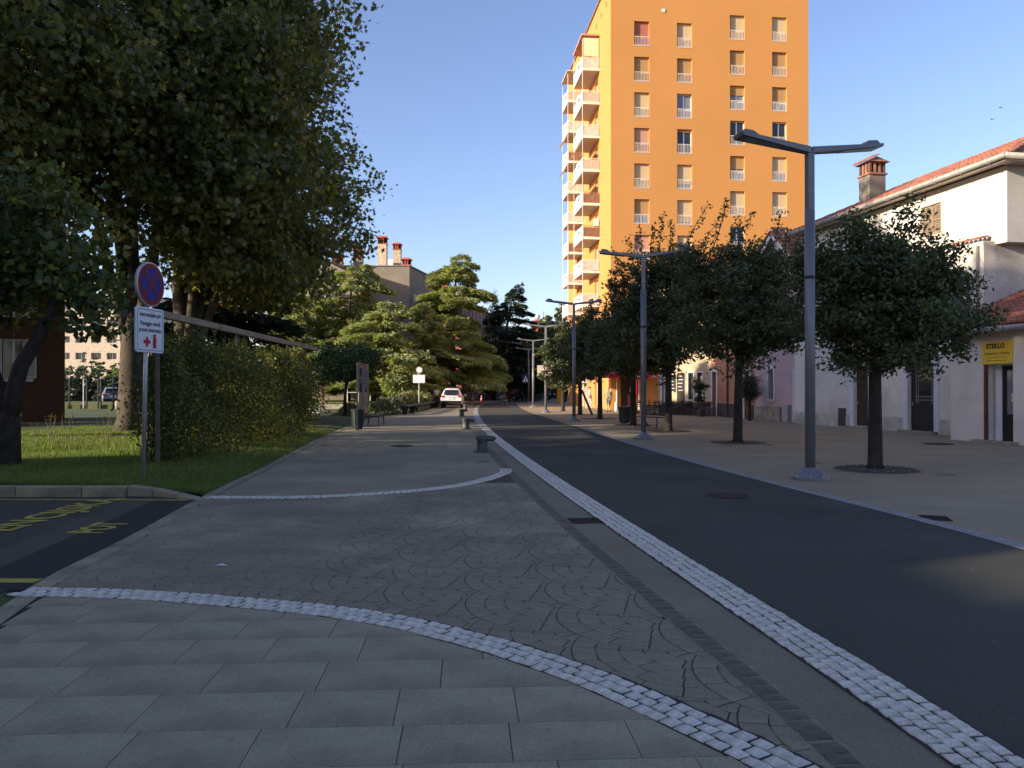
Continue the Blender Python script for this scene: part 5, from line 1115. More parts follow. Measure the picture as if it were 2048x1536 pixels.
# the rows face the street: their wall runs away from the viewer, seen from the right
rb = rowblock('long reddish apartment row half hidden behind the tall windswept cedar', (-6.6, 104), (-3.2, 132), 13.6, 9, M_REDDISH, 4, 9, win=M_GLASSL)
chimney(rb, 24, 4, 14.5, 1.0, 1.8, M_ORED, M_REDDISH); chimney(rb, 4, 3, 14.2, .9, 1.6, M_ORED, M_ORED)
rb2 = rowblock('grey roofed apartment row farther down on the left of the street', (-2.6, 136), (2.6, 170), 12.2, 10, mat('grey_mauve_render', (.27, .20, .19), .9), 4, 10, roofm=M_SLATE, win=M_GLASSL)
eb = rowblock('orange red house with a white aerial closing the end of the street', (2.5, 176), (14, 176), 13.0, 8, M_ORED, 4, 4)
chimney(eb, 3.2, 3, 14.3, 1.3, 1.6, M_ORED, M_ORED); MB().tube([(4.6, 3, 14), (4.6, 3, 19)], .06, 5).build('aerial_mast', M_BLACK, eb); MB().lathe((3.2, 3, 17.2), [(.1, 0), (.6, .3), (.6, .9), (.1, 1.2)], 8).build('white_dome', M_TRIM, eb)
tag(MB().box((.1, 118, 1.9), (1.4, .6, 3.8)).box((.95, 117.9, 2.6), (.5, .5, 5.2)).build('red_gate_pier', M_ORED), 'bright orange red gate pier beside the dark cypress', 'gate pier')
tag(MB().box((-7.2, 106, 2.6), (2.6, .4, 5.2)).build('red_wall', M_REDDISH), 'dark red wall end in the shade right of the parked car', 'wall')
fb = rowblock('long dark wall of flats across the end of the street behind the trees', (-14, 186), (28, 186), 8.5, 8, M_BROWNW, 3, 12)
# brown building at the far left
bh = thing('brown_apartment_house', 'dark brown rendered house with white shutters behind the linden', 'building', (-25.95, 30.82, 0), R(29))
b = MB(); bo = [(5.35, z, 6.1, z + 1.65) for z in (2.05, 4.75, 7.45)] + [(1.3, z, 2.2, z + 1.65) for z in (2.05, 4.75, 7.45)]; facade(b, 7.6, 10.2, bo, .2); shell(b, 7.6, 5, 10.2); b.build('wall', M_BROWNW, bh)
for q in bo:
    ww_ = q[2] - q[0]; w = link('window', frame_mesh(ww_, 1.65), bh, (q[0], .12, q[1])); link('pane', pane_mesh(ww_, 1.65, M_GLASS), w, (0, .03, 0))
    for dx in (-.47, ww_ + .02): link('shutter', louver_mesh(.44, 1.65, M_TRIM), w, (dx, -.15, 0))
    MB().box((.45, -.17, -.08), (1.3, .16, .12)).build('sill', M_TRIM, w)
# far pale block in the gap, cars, exercise ground
pb = thing('pale_apartment_block', 'far pale sunlit apartment block seen through the gap under the linden', 'building', (-76, 132, 0), R(4))
b = MB(); po = []
for f in range(6):
    for i in range(5): po.append((1.3 + i * 2.5, 1.0 + f * 2.75, 2.9 + i * 2.5, 2.1 + f * 2.75))
b = MB(); facade(b, 17.5, 17.0, po, .5); shell(b, 17.5, 10, 17); b.build('wall', mat('pale_block_render', (.62, .53, .41), .9), pb)
for q in po: link('window', frame_mesh(1.6, 1.1), pb, (q[0], .42, q[1])); link('pane', pane_mesh(1.6, 1.1, M_GLASS), pb, (q[0], .46, q[1]))
for f in range(6): MB().box((14.2, -.6, .6 + f * 2.75), (2.4, 1.2, .9)).build('balcony', mat('lilac_balcony', (.42, .40, .46), .8), pb)
gz_ = .2
ex = thing('exercise_poles', 'group of dark green exercise poles on the far sunlit ground', 'exercise frame', (-32.4, 57, gz_))
for x, y in ((-.9, 0), (-.5, .6), (-.1, .3), (.2, 1.2), (2.1, 0), (2.5, .8), (3.0, .2), (3.5, 1), (5.6, .4)): MB().tube([(x, y, 0), (x, y, 2.15)], .07, 6).build('pole', M_DGREEN, ex)
for x, y in ((1.6, .5), (2.8, .6)): MB().tube([(x, y, 0), (x, y, 2.0)], .04, 6).build('pole', M_LWHITE, ex)
es = thing('information_sign', 'small white sign on a post left of the exercise poles', 'sign', (-32.1, 56, gz_)); MB().tube([(.0, 0, 0), (.0, 0, 1.9)], .035, 6).build('post', M_GALV, es); MB().box((0, -.04, 1.55), (.38, .03, .6)).build('board', M_LWHITE, es)
tag(MB().lathe((-27.6, 56, gz_), [(.17, 0), (.17, .45), (.12, .58)], 12).build('stone_bollard', M_STONE), 'short pale stone bollard near the exercise poles', 'bollard')
struct(MB().box((-40, 63.5, .1), (40, 1.6, .16)).build('low_kerb', M_KERB))

# ------------------------------------------------------------------ cars
def make_car(label, loc, rz, paint, group=None, plate=True):
    t = thing('parked_car', label, 'car', loc, rz, group)
    # sections from the rear (y=0) to the nose (y=4.5): (y, z_low, z_belt, half_w, z_roof, half_roof)
    sec = [(0.0, .42, .98, .80, .99, .66), (.10, .33, 1.02, .89, 1.06, .70), (.42, .30, 1.05, .915, 1.52, .62), (.85, .30, 1.05, .92, 1.655, .60), (1.6, .28, 1.03, .92, 1.69, .62), (2.4, .28, 1.02, .92, 1.65, .61), (2.9, .28, 1.01, .92, 1.45, .60), (3.45, .29, .99, .91, 1.06, .66), (4.1, .32, .90, .87, .93, .60), (4.42, .40, .74, .76, .78, .5)]
    V = []; F = []
    for y, zl, zb, w, zr, wr in sec:
        V += [(-w * .9, y, zl), (-w, y, zl + .16), (-w, y, zb - .22), (-w * .96, y, zb), (-wr, y, zr - .05), (-wr * .8, y, zr), (wr * .8, y, zr), (wr, y, zr - .05), (w * .96, y, zb), (w, y, zb - .22), (w, y, zl + .16), (w * .9, y, zl)]
    n = 12
    for i in range(len(sec) - 1):
        for k in range(n): F.append((i * n + k, i * n + (k + 1) % n, (i + 1) * n + (k + 1) % n, (i + 1) * n + k))
    F.append(tuple(range(n))); F.append(tuple((len(sec) - 1) * n + k for k in range(n - 1, -1, -1)))
    b = MB().add(V, F).build('body', paint, t, smooth=True, bevel=.02)
    MB().add([(-.62, -.01, 1.09), (.62, -.01, 1.09), (.66, .17, 1.17), (.56, .395, 1.49), (-.56, .395, 1.49), (-.66, .17, 1.17)], [(0, 1, 2, 3, 4, 5)]).build('rear_window', M_GLASS, t).location = (0, .035, -.0)
    t.children[-1].location = (0, .0, .02)
    rw = t.children[-1]
    for s in (-1, 1):
        MB().add([(s * .925, .95, 1.07), (s * .925, 3.1, 1.05), (s * .66, 2.75, 1.5), (s * .64, 1.0, 1.60)], [(0, 1, 2, 3) if s > 0 else (3, 2, 1, 0)]).build('side_window', M_GLASS, t)
        MB().box((s * .72, .05, .98), (.30, .18, .17)).build('tail_light', M_SREDB, t, bevel=.03)
        MB().box((s * 1.02, 3.05, 1.08), (.18, .1, .14)).build('wing_mirror', paint, t, bevel=.03)
        for y in (.85, 3.55):
            w = MB().tube([(s * .72, y, .335), (s * .90, y, .335)], .335, 18).build('wheel', M_RUBBER, t); MB().tube([(s * .895, y, .335), (s * .915, y, .335)], .2, 12).build('rim', M_GALV, w)
    MB().box((0, -.015, .47), (1.66, .1, .30)).build('rear_bumper', M_RUBBER, t, bevel=.04); MB().box((0, -.03, .80), (.5, .03, .12)).build('number_plate', M_LWHITE, t); MB().box((0, .32, 1.54), (1.1, .24, .04)).build('roof_spoiler', paint, t, bevel=.01)
    MB().box((0, .005, .90), (.66, .04, .035)).build('trim_strip', M_GALV, t)
    return t
car = make_car('white hatchback parked with its tail towards the viewer beside the long bench', (-5.1, 67.2, 0), R(0.5), M_CARW)
for i, (x, y, rz, m, lb) in enumerate([(-36.4, 73, .5, M_CARB, 'pale blue car parked beyond the exercise poles'), (-35.2, 79, .5, M_CARD, 'dark car parked behind the pale blue one')]): make_car(lb, (x, y, .1), rz, m, 'cars parked beyond the exercise ground')
make_car('dark car in the shade behind the red and white barrier on the right', (3.9, 112, 0), R(80), M_CARD); make_car('dark car standing farther right behind the barrier, partly hidden by the litter column', (8.6, 114, 0), R(80), M_CARD)
mc = thing('motorbike', 'dark motorbike parked at the far bend beside the lamp posts', 'motorbike', (1.75, 103, 0), R(20))
for y in (0, 1.25): MB().tube([(-.06, y, .31), (.06, y, .31)], .31, 14).build('wheel', M_RUBBER, mc)
MB().box((0, .6, .62), (.3, .8, .32)).box((0, .35, .86), (.28, .6, .1)).tube([(0, 1.2, .35), (0, 1.0, 1.05)], .04, 6).tube([(-.35, .98, 1.05), (.35, .98, 1.05)], .025, 6).build('body', M_CARD, mc, bevel=.03); MB().box((0, 1.1, 1.1), (.34, .05, .35)).build('windshield', M_GLASSL, mc)

# ------------------------------------------------------------------ lamp posts
def lamp(label, x, y, rz):
    t = thing('street_lamp', label, 'street lamp', (x, y, 0), rz, 'grey twin armed street lamps')
    MB().lathe((0, 0, 0), [(.33, 0), (.33, .035), (.30, .05), (.13, .20), (.10, .21)], 24).build('base', M_LAMP, t)
    for k in range(8):
        a = k * math.pi / 4 + .2; MB().lathe((.305 * math.cos(a), .305 * math.sin(a), .045), [(.016, 0), (.016, .03), (.006, .04)], 6).build('bolt', M_GALV, t)
    MB().tube([(0, 0, .18), (0, 0, 4.78)], .088, 20).build('lower_pole', M_LAMP, t, smooth=True); MB().tube([(0, 0, 4.78), (0, 0, 5.86)], .088, 4, sq=True).build('upper_pole', M_LAMP, t, bevel=.006)
    MB().lathe((0, 0, 3.56), [(.09, 0), (.095, .01), (.095, .045), (.09, .055)], 20).build('collar', M_BLACK, t)
    for s in (-1, 1):
        V = [(0, -.075, 5.80), (0, .075, 5.80), (s * 1.40, .17, 5.985), (s * 1.40, -.17, 5.985), (0, -.075, 5.91), (0, .075, 5.91), (s * 1.42, .17, 6.045), (s * 1.42, -.17, 6.045)]
        V = [(s * .02 if v[0] == 0 else v[0], v[1], v[2]) for v in V]
        f = [(0, 1, 2, 3), (4, 7, 6, 5), (0, 3, 7, 4), (1, 5, 6, 2), (2, 6, 7, 3), (0, 4, 5, 1)]
        a = MB().add(V, f if s < 0 else [tuple(reversed(q)) for q in f]).build('arm', M_LAMP, t)
        MB().add([(s * .62, -.10, 5.872), (s * 1.30, -.13, 5.962), (s * 1.30, .13, 5.962), (s * .62, .10, 5.872)], [(0, 1, 2, 3)]).build('light_panel', M_LAMPL, a)
        c = MB().add([(s * 1.04, -.13, 6.00), (s * 1.36, -.15, 6.035), (s * 1.36, .15, 6.035), (s * 1.04, .13, 6.00), (s * 1.16, -.09, 6.10), (s * 1.33, -.10, 6.115), (s * 1.33, .10, 6.115), (s * 1.16, .09, 6.10)], [(4, 5, 6, 7), (0, 1, 5, 4), (1, 2, 6, 5), (2, 3, 7, 6), (3, 0, 4, 7)]).build('cap', M_LAMP, a)
    return t
l0 = lamp('nearest twin armed street lamp on the right, in front of the near holm oak', 5.31, 14.25, R(14))
for x, y, rz, lb in [(4.21, 25.6, -10, 'second street lamp from the viewer, beside the bench'), (3.1, 40, 3, 'third street lamp from the viewer, in front of the holm oaks'), (2.3, 54.5, -8, 'street lamp that carries the beige information sign'), (1.86, 70.5, 0, 'taller looking lamp just right of the zebra crossing sign'), (1.78, 86, 0, 'farthest street lamp, carrying the blue crossing sign')]: dup(l0, lb, (x, y, 0), R(rz))
s = thing('information_sign', 'beige rectangular information sign on the fourth lamp post', 'sign', (2.3, 54.38, 0)); MB().box((-.06, 0, 2.86), (1.05, .04, .70)).build('board', mat('beige_board', (.62, .55, .46), .6), s)
MB().lathe((0, 0, 0), [(.12, 0), (.12, .01)], 16).build('emblem', M_SHR, s).matrix_local = Matrix.Translation((.1, -.02, 3.03)) @ Matrix.Rotation(R(90), 4, 'X')
for z in (2.84, 2.76, 2.68): MB().box((-.12, -.023, z), (.7, .004, .02)).build('text_line', M_PLINTH, s)
s = thing('crossing_sign', 'blue square pedestrian crossing sign with a white triangle', 'road sign', (1.45, 85.8, 0)); MB().box((0, 0, 2.72), (.72, .03, .98)).build('board', M_SBLUE, s)
MB().add([(-.30, -.02, 2.38), (.30, -.02, 2.38), (0, -.02, 3.02)], [(0, 1, 2)]).build('triangle', M_LWHITE, s); MB().add([(-.05, -.025, 2.45), (.05, -.025, 2.45), (.04, -.025, 2.62), (.06, -.025, 2.68), (0, -.025, 2.80), (-.06, -.025, 2.68), (-.04, -.025, 2.62)], [tuple(range(7))]).build('walking_figure', M_SBLACK, s)
for k in range(7): struct(MB().quad((-2.2 + k * .52, 88, .006), (-1.95 + k * .52, 88, .006), (-1.95 + k * .52, 91.2, .006), (-2.2 + k * .52, 91.2, .006)).build('crossing_stripe', M_WPAINT))

# ------------------------------------------------------------------ no stopping sign, left
SA = R(80); n_ = Vector((math.sin(SA), -math.cos(SA), 0)); sg = thing('road_sign', 'round blue and red no stopping sign over a white text plate on a galvanised pole', 'road sign', (-5.96, 12.95, .12))
MB().tube([(-.02, .02, -.1), (.06, 0, 3.46)], .033, 14).build('pole', M_GALV, sg, smooth=True)
def disc(r, m, name, off, par, z, n=48, thick=.012, r0=0):
    b = MB().lathe((0, 0, 0), [(r, 0), (r, thick)], n) if not r0 else MB().add([(r0 * math.cos(a), r0 * math.sin(a), thick) for a in np.linspace(0, 2 * math.pi, n + 1)[:-1]] + [(r * math.cos(a), r * math.sin(a), thick) for a in np.linspace(0, 2 * math.pi, n + 1)[:-1]], [(i, n + i, n + (i + 1) % n, (i + 1) % n) for i in range(n)])
    me = b.mesh(name, m); upright(me, SA); return link(name, me, par, Vector((.055, 0, z)) + n_ * off)
d = disc(.352, M_LWHITE, 'disc', .045, sg, 3.17, thick=.02); MB().lathe((0, 0, 0), [(.356, -.035), (.362, -.03), (.362, .018), (.352, .02)], 48)
rm = MB().lathe((0, 0, -.03), [(.33, 0), (.36, .002), (.362, .045), (.350, .052)], 48).mesh('rim', M_GALV); upright(rm, SA); link('rim', rm, d, (0, 0, 0))
disc(.338, M_SRED, 'red_ring', .021, d, 0, thick=.004).location = n_ * .021; disc(.262, M_SBLUE, 'blue_field', 0, d, 0, thick=.004).location = n_ * .024
for s_ in (-1, 1):
    a = s_ * R(45); me = MB().box((0, 0, .006), (.055, .53, .002)).mesh('red_bar', M_SRED); me.transform(Matrix.Rotation(a, 4, 'Z')); upright(me, SA); link('red_bar', me, d, n_ * (.0245 + .001 * s_))
pw, ph = .72, .72
def rrect(w, h, r, n=5):
    P = []
    for cx, cy, a0 in ((w / 2 - r, h / 2 - r, 0), (-w / 2 + r, h / 2 - r, 90), (-w / 2 + r, -h / 2 + r, 180), (w / 2 - r, -h / 2 + r, 270)):
        for k in range(n + 1): a = R(a0 + 90 * k / n); P.append((cx + r * math.cos(a), cy + r * math.sin(a)))
    return P
pm = MB().prism(rrect(pw, ph, .05), 0, .03).mesh('text_plate', M_LWHITE); upright(pm, SA); p = link('text_plate', pm, sg, Vector((.035, 0, 2.43)) + n_ * .045)
o_ = rrect(pw - .06, ph - .06, .035); i_ = rrect(pw - .078, ph - .078, .03); k = len(o_)
me = MB().add([(a, b_, .032) for a, b_ in o_] + [(a, b_, .032) for a, b_ in i_], [(i, (i + 1) % k, k + (i + 1) % k, k + i) for i in range(k)]).mesh('border_line', M_SBLACK); upright(me, SA); link('border_line', me, p)
for txt, z, sz, sq in (('Intervencijska pot', .245, .098, .78), ('Passaggio veicoli', .105, .098, .80), ('pronto intervento', .0, .098, .80)):
    link('lettering', upright(text_mesh(txt, sz, M_SBLACK, 'lettering', .001, squeeze=sq, bold=.0012), SA), p, Vector((0, 0, z)) + n_ * .033)
me = MB().box((-.09, -.19, .034), (.17, .055, .003)).mesh('red_cross', M_SREDB); b = bmesh.new(); b.free(); upright(me, SA); link('red_cross', me, p)
me = MB().box((-.09, -.19, .035), (.055, .155, .003)).mesh('red_cross', M_SREDB); upright(me, SA); link('red_cross', me, p)
me = MB().prism([(.07, -.29), (.15, -.29), (.15, -.12), (.135, -.095), (.13, -.08), (.15, -.075), (.145, -.06), (.10, -.06), (.07, -.075), (.062, -.10), (.075, -.10), (.085, -.09), (.085, -.105), (.07, -.12)], .033, .036).mesh('extinguisher_mark', M_SREDB); upright(me, SA); link('extinguisher_mark', me, p)

# ------------------------------------------------------------------ street furniture
def bollard(label, x, y, rz, s=1.0):
    t = thing('mooring_bollard', label, 'bollard', (x, y, 0), rz, 'iron mooring bollards along the gutter')
    MB().lathe((0, 0, 0), [(.23, 0), (.23, .018), (.15, .03), (.135, .05), (.13, .24), (.135, .30), (.165, .34), (.165, .375), (.13, .41), (.05, .425)], 24).build('body', M_BOLL, t, smooth=True)
    MB().tube([(.05, 0, .335), (.20, 0, .345), (.30, 0, .335), (.335, 0, .31)], [.075, .072, .065, .04], 14).build('horn', M_BOLL, t, smooth=True); return t
b0 = bollard('nearest iron mooring bollard with a side horn, catching a patch of sun', -.76, 20.4, 0)
for x, y, lb in [(-1.86, 32.3, 'second iron bollard from the viewer'), (-2.95, 47, 'third iron bollard from the viewer'), (-3.6, 61.5, 'fourth iron bollard, just in front of the white car')]: dup(b0, lb, (x, y, 0), R(random.uniform(-6, 6)))
tag(MB().lathe((-4.15, 81, 0), [(.2, 0), (.2, .3), (.17, .36)], 14).build('stone_stub', M_STONE), 'short pale round stub right of the parked white car', 'bollard')
def bin_(label, x, y, r, h, m):
    t = thing('litter_bin', label, 'litter bin', (x, y, 0)); MB().lathe((0, 0, 0), [(r * .80, .03), (r * .80, .08), (r * .98, h * .93), (r, h * .94)], 20).build('body', m, t)
    MB().lathe((0, 0, 0), [(r * 1.08, h * .93), (r * 1.1, h * .97), (r * 1.02, h), (r * .8, h)], 20).build('rim', m, t)
    for k in range(14): a = k * 6.2832 / 14; MB().tube([(r * .83 * math.cos(a), r * .83 * math.sin(a), .06), (r * 1.0 * math.cos(a), r * 1.0 * math.sin(a), h * .92)], .012, 4).build('rib', m, t)
    MB().lathe((0, 0, 0), [(.06, 0), (.05, .06)], 8).build('foot', M_BLACK, t); MB().lathe((0, 0, h - .02), [(r * .8, 0), (r * .78, .01)], 16).build('mouth', M_BLACK, t); return t
lb_ = bin_('dark green litter bin with a rim handle at the left edge of the promenade', -6.03, 31.2, .235, .82, M_DGREEN); MB().tube([(.12, 0, .8), (.16, 0, .93), (.22, 0, .90), (.24, 0, .78)], .018, 6).build('handle', M_BLACK, lb_)
rb_ = bin_('dark grey litter bin with a pale rim between the holm oaks', 5.2, 37, .27, .78, M_DGREEN); rb_.children[1].data.materials[0] = M_KERB
MB().tube([(.05, .15, 0), (.05, .15, 1.9)], .02, 6).build('mast', M_BLACK, rb_)
bn = thing('slatted_bench', 'backless slatted bench with bent steel legs beside the green litter bin', 'bench', (-6.0, 34.4, 0), R(2))
for i in range(6): MB().box((-.28 + i * .1, .7, .445), (.085, 2.0, .035)).build('slat', M_BLACK, bn)
for y in (-.15, 1.55):
    MB().tube([(-.34, y, .45), (-.30, y, .42), (.24, y, .42), (.28, y, .40), (.30, y, 0)], .026, 6).build('leg', M_BLACK, bn); MB().tube([(-.34, y, .45), (-.38, y, .2), (-.42, y, 0)], .026, 6).build('leg', M_BLACK, bn)
# long curved bench
lb_ = thing('long_curved_bench', 'long low dark curved bench running towards the parked car', 'bench', (0, 0, 0)); path = [(-6.7, 50), (-6.55, 56), (-6.55, 62), (-6.75, 69), (-7.1, 76)]
P = smooth_path(path, 1.0)
for off in (-.20, -.07, .07, .20):
    b = MB(); V = []; F = []
    for i, p_ in enumerate(P):
        tt = (P[min(i + 1, len(P) - 1)] - P[max(i - 1, 0)]).normalized(); nn = Vector((-tt.y, tt.x))
        for o2, z in ((off - .055, .50), (off + .055, .50), (off + .055, .55), (off - .055, .55)): q = p_ + nn * o2; V.append((q.x, q.y, z))
    for i in range(len(P) - 1):
        for k in range(4): F.append((i * 4 + k, i * 4 + (k + 1) % 4, (i + 1) * 4 + (k + 1) % 4, (i + 1) * 4 + k))
    F += [(0, 1, 2, 3), tuple(len(P) * 4 - 1 - k for k in range(4))]; b.add(V, F).build('slat', mat('dark_bench_wood', (.05, .045, .038), .7, .2, 6), lb_)
for i in range(0, len(P), 3): MB().add([(P[i].x - .26, P[i].y - .05, .5), (P[i].x + .26, P[i].y - .05, .5), (P[i].x + .12, P[i].y - .05, 0), (P[i].x - .12, P[i].y - .05, 0), (P[i].x - .26, P[i].y + .05, .5), (P[i].x + .26, P[i].y + .05, .5), (P[i].x + .12, P[i].y + .05, 0), (P[i].x - .12, P[i].y + .05, 0)], [(0, 3, 2, 1), (4, 5, 6, 7), (1, 2, 6, 5), (0, 4, 7, 3)]).build('support', M_BLACK, lb_)
# right bench with back
bn = thing('park_bench', 'dark bench with a backrest and curved iron legs beside the tall holm oak', 'bench', (5.75, 33.2, 0), R(-62))
for i in range(5): MB().box((0, -.20 + i * .095, .44), (1.7, .08, .03)).build('slat', M_BLACK, bn)
for i in range(6): MB().box((0, .27 + .035 * i, .52 + .075 * i), (1.7, .025, .065)).build('back_slat', M_BLACK, bn)
for x in (-.7, .7):
    MB().tube([(x, -.25, .43), (x, -.2, .2), (x, -.28, 0)], .024, 6).build('leg', M_BLACK, bn); MB().tube([(x, .48, .95), (x, .26, .45), (x, .3, .2), (x, .42, 0)], .024, 6).build('leg', M_BLACK, bn)
# banners
bp = thing('banner_stand', 'tall stand with two orange edged vertical banners behind the litter bin', 'banner stand', (-7.6, 40, 0), R(6))
MB().tube([(-.12, 0, 0), (-.12, 0, 2.95)], .045, 8).build('post', M_GALV, bp)
for i, (x0, w_) in enumerate(((-.06, .24), (.20, .22))):
    z1 = 2.92 - i * .08; f = MB().box((x0 + w_ / 2, .05 * i, 1.62), (w_, .04, z1 - .35)).build('banner', mat('banner_orange', (.72, .36, .20), .7), bp)
    MB().box((x0 + w_ * .42, .05 * i - .023, z1 - .95), (w_ * .55, .004, 1.35)).build('banner_print', mat('banner_blue', (.10, .12, .30), .7) if i else mat('banner_dark', (.06, .10, .13), .7), f); MB().box((x0 + w_ * .4, .05 * i - .024, .95), (w_ * .6, .004, .95)).build('banner_print', mat('banner_yellow', (.55, .47, .16), .7) if not i else mat('banner_pale', (.60, .48, .38), .7), f)
    me = upright(text_mesh('PLAVALNI KLUB' if i else 'PLAZA', .13, M_LWHITE, 'banner_lettering'), 0); me.transform(Matrix.Rotation(R(-90), 4, 'Y')); link('banner_lettering', me, f, (x0 + w_ * .42, .05 * i - .03, 2.1))
# white notice board under a round sign
s = thing('notice_sign', 'round pale sign above a blank white board on a post by the grassy clumps', 'road sign', (-7.15, 61.5, 0)); MB().tube([(0, 0, 0), (0, 0, 3.3)], .03, 8).build('post', M_GALV, s)
me = MB().lathe((0, 0, 0), [(.24, 0), (.24, .02)], 24).mesh('disc', mat('cream_sign', (.62, .58, .48), .6)); upright(me, 0); link('disc', me, s, (.03, -.03, 3.06)); me = MB().lathe((0, 0, 0), [(.17, 0), (.17, .024)], 24).mesh('disc_centre', M_LWHITE); upright(me, 0); link('disc_centre', me, s, (.03, -.034, 3.06)); MB().box((0, -.04, 2.38), (.92, .03, .62)).build('board', M_LWHITE, s)
# playhouse
ph_ = thing('playhouse', 'small wooden playhouse with a red roof and green railing at the end of the hedge', 'playhouse', (-12.9, 46.5, .15), R(8))
for x in (0, 1.75):
    for y in (0, 1.5): MB().box((x, y, .75), (.14, .14, 1.5)).build('post', M_WOOD, ph_)
MB().add([(-.25, -.2, 1.35), (-.25, 1.7, 1.35), (.88, 1.7, 2.1), (.88, -.2, 2.1), (2.05, -.2, 1.35), (2.05, 1.7, 1.35)], [(0, 3, 2, 1), (3, 4, 5, 2)]).build('roof', mat('red_boards', (.34, .075, .07), .7, .1, 4), ph_, bevel=.0)
for i in range(8): MB().box((.15 + i * .2, 0, .62), (.16, .03, .55)).build('rail_board', mat('green_boards', (.03, .22, .12), .6) if i % 3 else mat('yellow_boards', (.6, .5, .1), .6), ph_)
MB().box((.88, .75, .15), (1.9, 1.6, .3)).build('floor_base', M_TRIM, ph_)
# goal / fence rails on the upper lawn
f = thing('rail_fence', 'thin white rail on posts in front of the trees on the upper lawn', 'fence', (-14.4, 70, .45))
for i in range(6): MB().tube([(i * 1.0, 0, 0), (i * 1.0, 0, 2.2 if i % 5 == 0 else .9)], .04, 6).build('post', M_TRIM, f)
MB().tube([(0, 0, .85), (5, 0, .85)], .03, 6).build('rail', M_TRIM, f)
bn2 = thing('park_bench', 'reddish bench in the shade on the upper lawn', 'bench', (-14.2, 78, .45)); MB().box((0, 0, .45), (2.2, .4, .06)).build('seat', M_REDDISH, bn2); MB().box((0, .25, .8), (2.2, .05, .4)).build('backrest', M_REDDISH, bn2)
for x in (-.9, .9): MB().box((x, 0, .21), (.08, .36, .42)).build('leg', M_BLACK, bn2)
# cones, barriers, yellow column
def cone(label, x, y):
    t = thing('traffic_cone', label, 'traffic cone', (x, y, 0), 0, 'cones round the road works'); MB().box((0, 0, .02), (.42, .42, .04)).build('foot', M_RUBBER, t)
    for z0, z1, m in ((.04, .25, M_RED), (.25, .42, M_LWHITE), (.42, .58, M_RED), (.58, .70, M_LWHITE), (.70, .85, M_RED)): MB().lathe((0, 0, 0), [(.17 - z0 * .16, z0), (.17 - z1 * .16, z1)], 12).build('band', m, t)
    return t
c0 = cone('cone right behind the parked white car', -5.2, 105)
for i, (x, y) in enumerate([(-4.0, 105), (-4.7, 112), (-2.9, 118), (-2.0, 116), (-.9, 122), (.9, 114), (-1.2, 128), (2.2, 124)]): dup(c0, ('cone just left of the kerb stripes', 'cone between the barriers', 'cone in front of the dark shrub, left one', 'cone in front of the dark shrub, right one', 'cone in the middle of the closed road', 'cone at the right of the closed road', 'small cone far down the closed road', 'farthest cone at the right')[i], (x, y, 0))
def barrier(label, x, y, rz, L):
    t = thing('barrier', label, 'barrier', (x, y, 0), rz, 'red and white barriers'); n = int(L / .35)
    for i in range(n): MB().box((-L / 2 + (i + .5) * L / n, 0, .98), (L / n - .002, .04, .22)).build('board_stripe', M_RED if i % 2 else M_LWHITE, t)
    for x_ in (-L / 2 + .1, L / 2 - .1): MB().tube([(x_, 0, 0), (x_, 0, .9)], .03, 6).build('leg', M_LWHITE, t)
barrier('red and white barrier behind the parked white car', -4.9, 108, 0, 2.6); barrier('long red and white barrier left of the yellow litter column', 5.6, 104, 0, 3.4)
t = thing('litter_column', 'yellow cylindrical litter column at the corner of the tower', 'litter column', (5.3, 88, 0)); MB().lathe((0, 0, 0), [(.42, 0), (.42, .18)], 18).build('foot', M_STONE, t); MB().lathe((0, 0, .18), [(.36, 0), (.36, 1.25), (.42, 1.27), (.42, 1.42), (.25, 1.46)], 18).build('body', M_YBOX, t)
# cafe tables and chairs
def chair(label, x, y, rz):
    t = thing('cafe_chair', label, 'chair', (x, y, 0), rz, 'dark cafe chairs'); MB().box((0, 0, .45), (.42, .42, .03)).build('seat', M_BLACK, t)
    for i in range(3): MB().box((0, .2, .58 + i * .12), (.40, .02, .05)).build('back_slat', M_BLACK, t)
    for sx in (-.19, .19):
        MB().tube([(sx, -.19, .45), (sx, -.2, 0)], .014, 4).build('leg', M_BLACK, t); MB().tube([(sx, .2, .88), (sx, .2, .45), (sx, .22, 0)], .014, 4).build('leg', M_BLACK, t)
    return t
def table(label, x, y):
    t = thing('cafe_table', label, 'table', (x, y, 0), 0, 'small dark cafe tables'); MB().lathe((0, 0, .71), [(.36, 0), (.36, .025)], 18).build('tabletop', M_BLACK, t); MB().tube([(0, 0, .05), (0, 0, .71)], .03, 6).build('pedestal', M_BLACK, t); MB().lathe((0, 0, 0), [(.24, 0), (.22, .04), (.04, .06)], 12).build('foot', M_BLACK, t); return t
k = 0; t0_ = table('leftmost cafe table by the entrance', 8.3, 53.2); ch0 = chair('chair at the leftmost cafe table, on its left', 7.7, 53.3, 1.2)
tn = ['leftmost', 'second', 'third', 'fourth', 'rightmost']; spots = [(8.3, 53.2), (9.2, 51.6), (9.7, 50.0), (10.6, 49.2), (11.4, 47.6)]
for i, (x, y) in enumerate(spots):
    if i: dup(t0_, f'{tn[i]} cafe table from the left in front of the beige house', (x, y, 0))
    for j, (dx, dy, a) in enumerate(((-.6, .1, 1.2), (.6, -.1, -1.7), (.1, -.6, 3.2))):
        if i == 0 and j == 0: continue
        dup(ch0, f"chair {('on the left of', 'on the right of', 'on the near side of')[j]} the {tn[i]} cafe table", (x + dx, y + dy, 0), a + random.uniform(-.3, .3))
pl_ = thing('potted_plant', 'leafy plant in a hanging pot beside the beige house window', 'plant', (11.0, 46.6, 0)); MB().tube([(0, 0, 0), (0, 0, 1.4)], .03, 6).build('stand', M_BLACK, pl_); MB().lathe((0, 0, 0), [(.2, 0), (.26, .4), (.2, .42)], 12).build('pot', M_PLINTH, pl_)
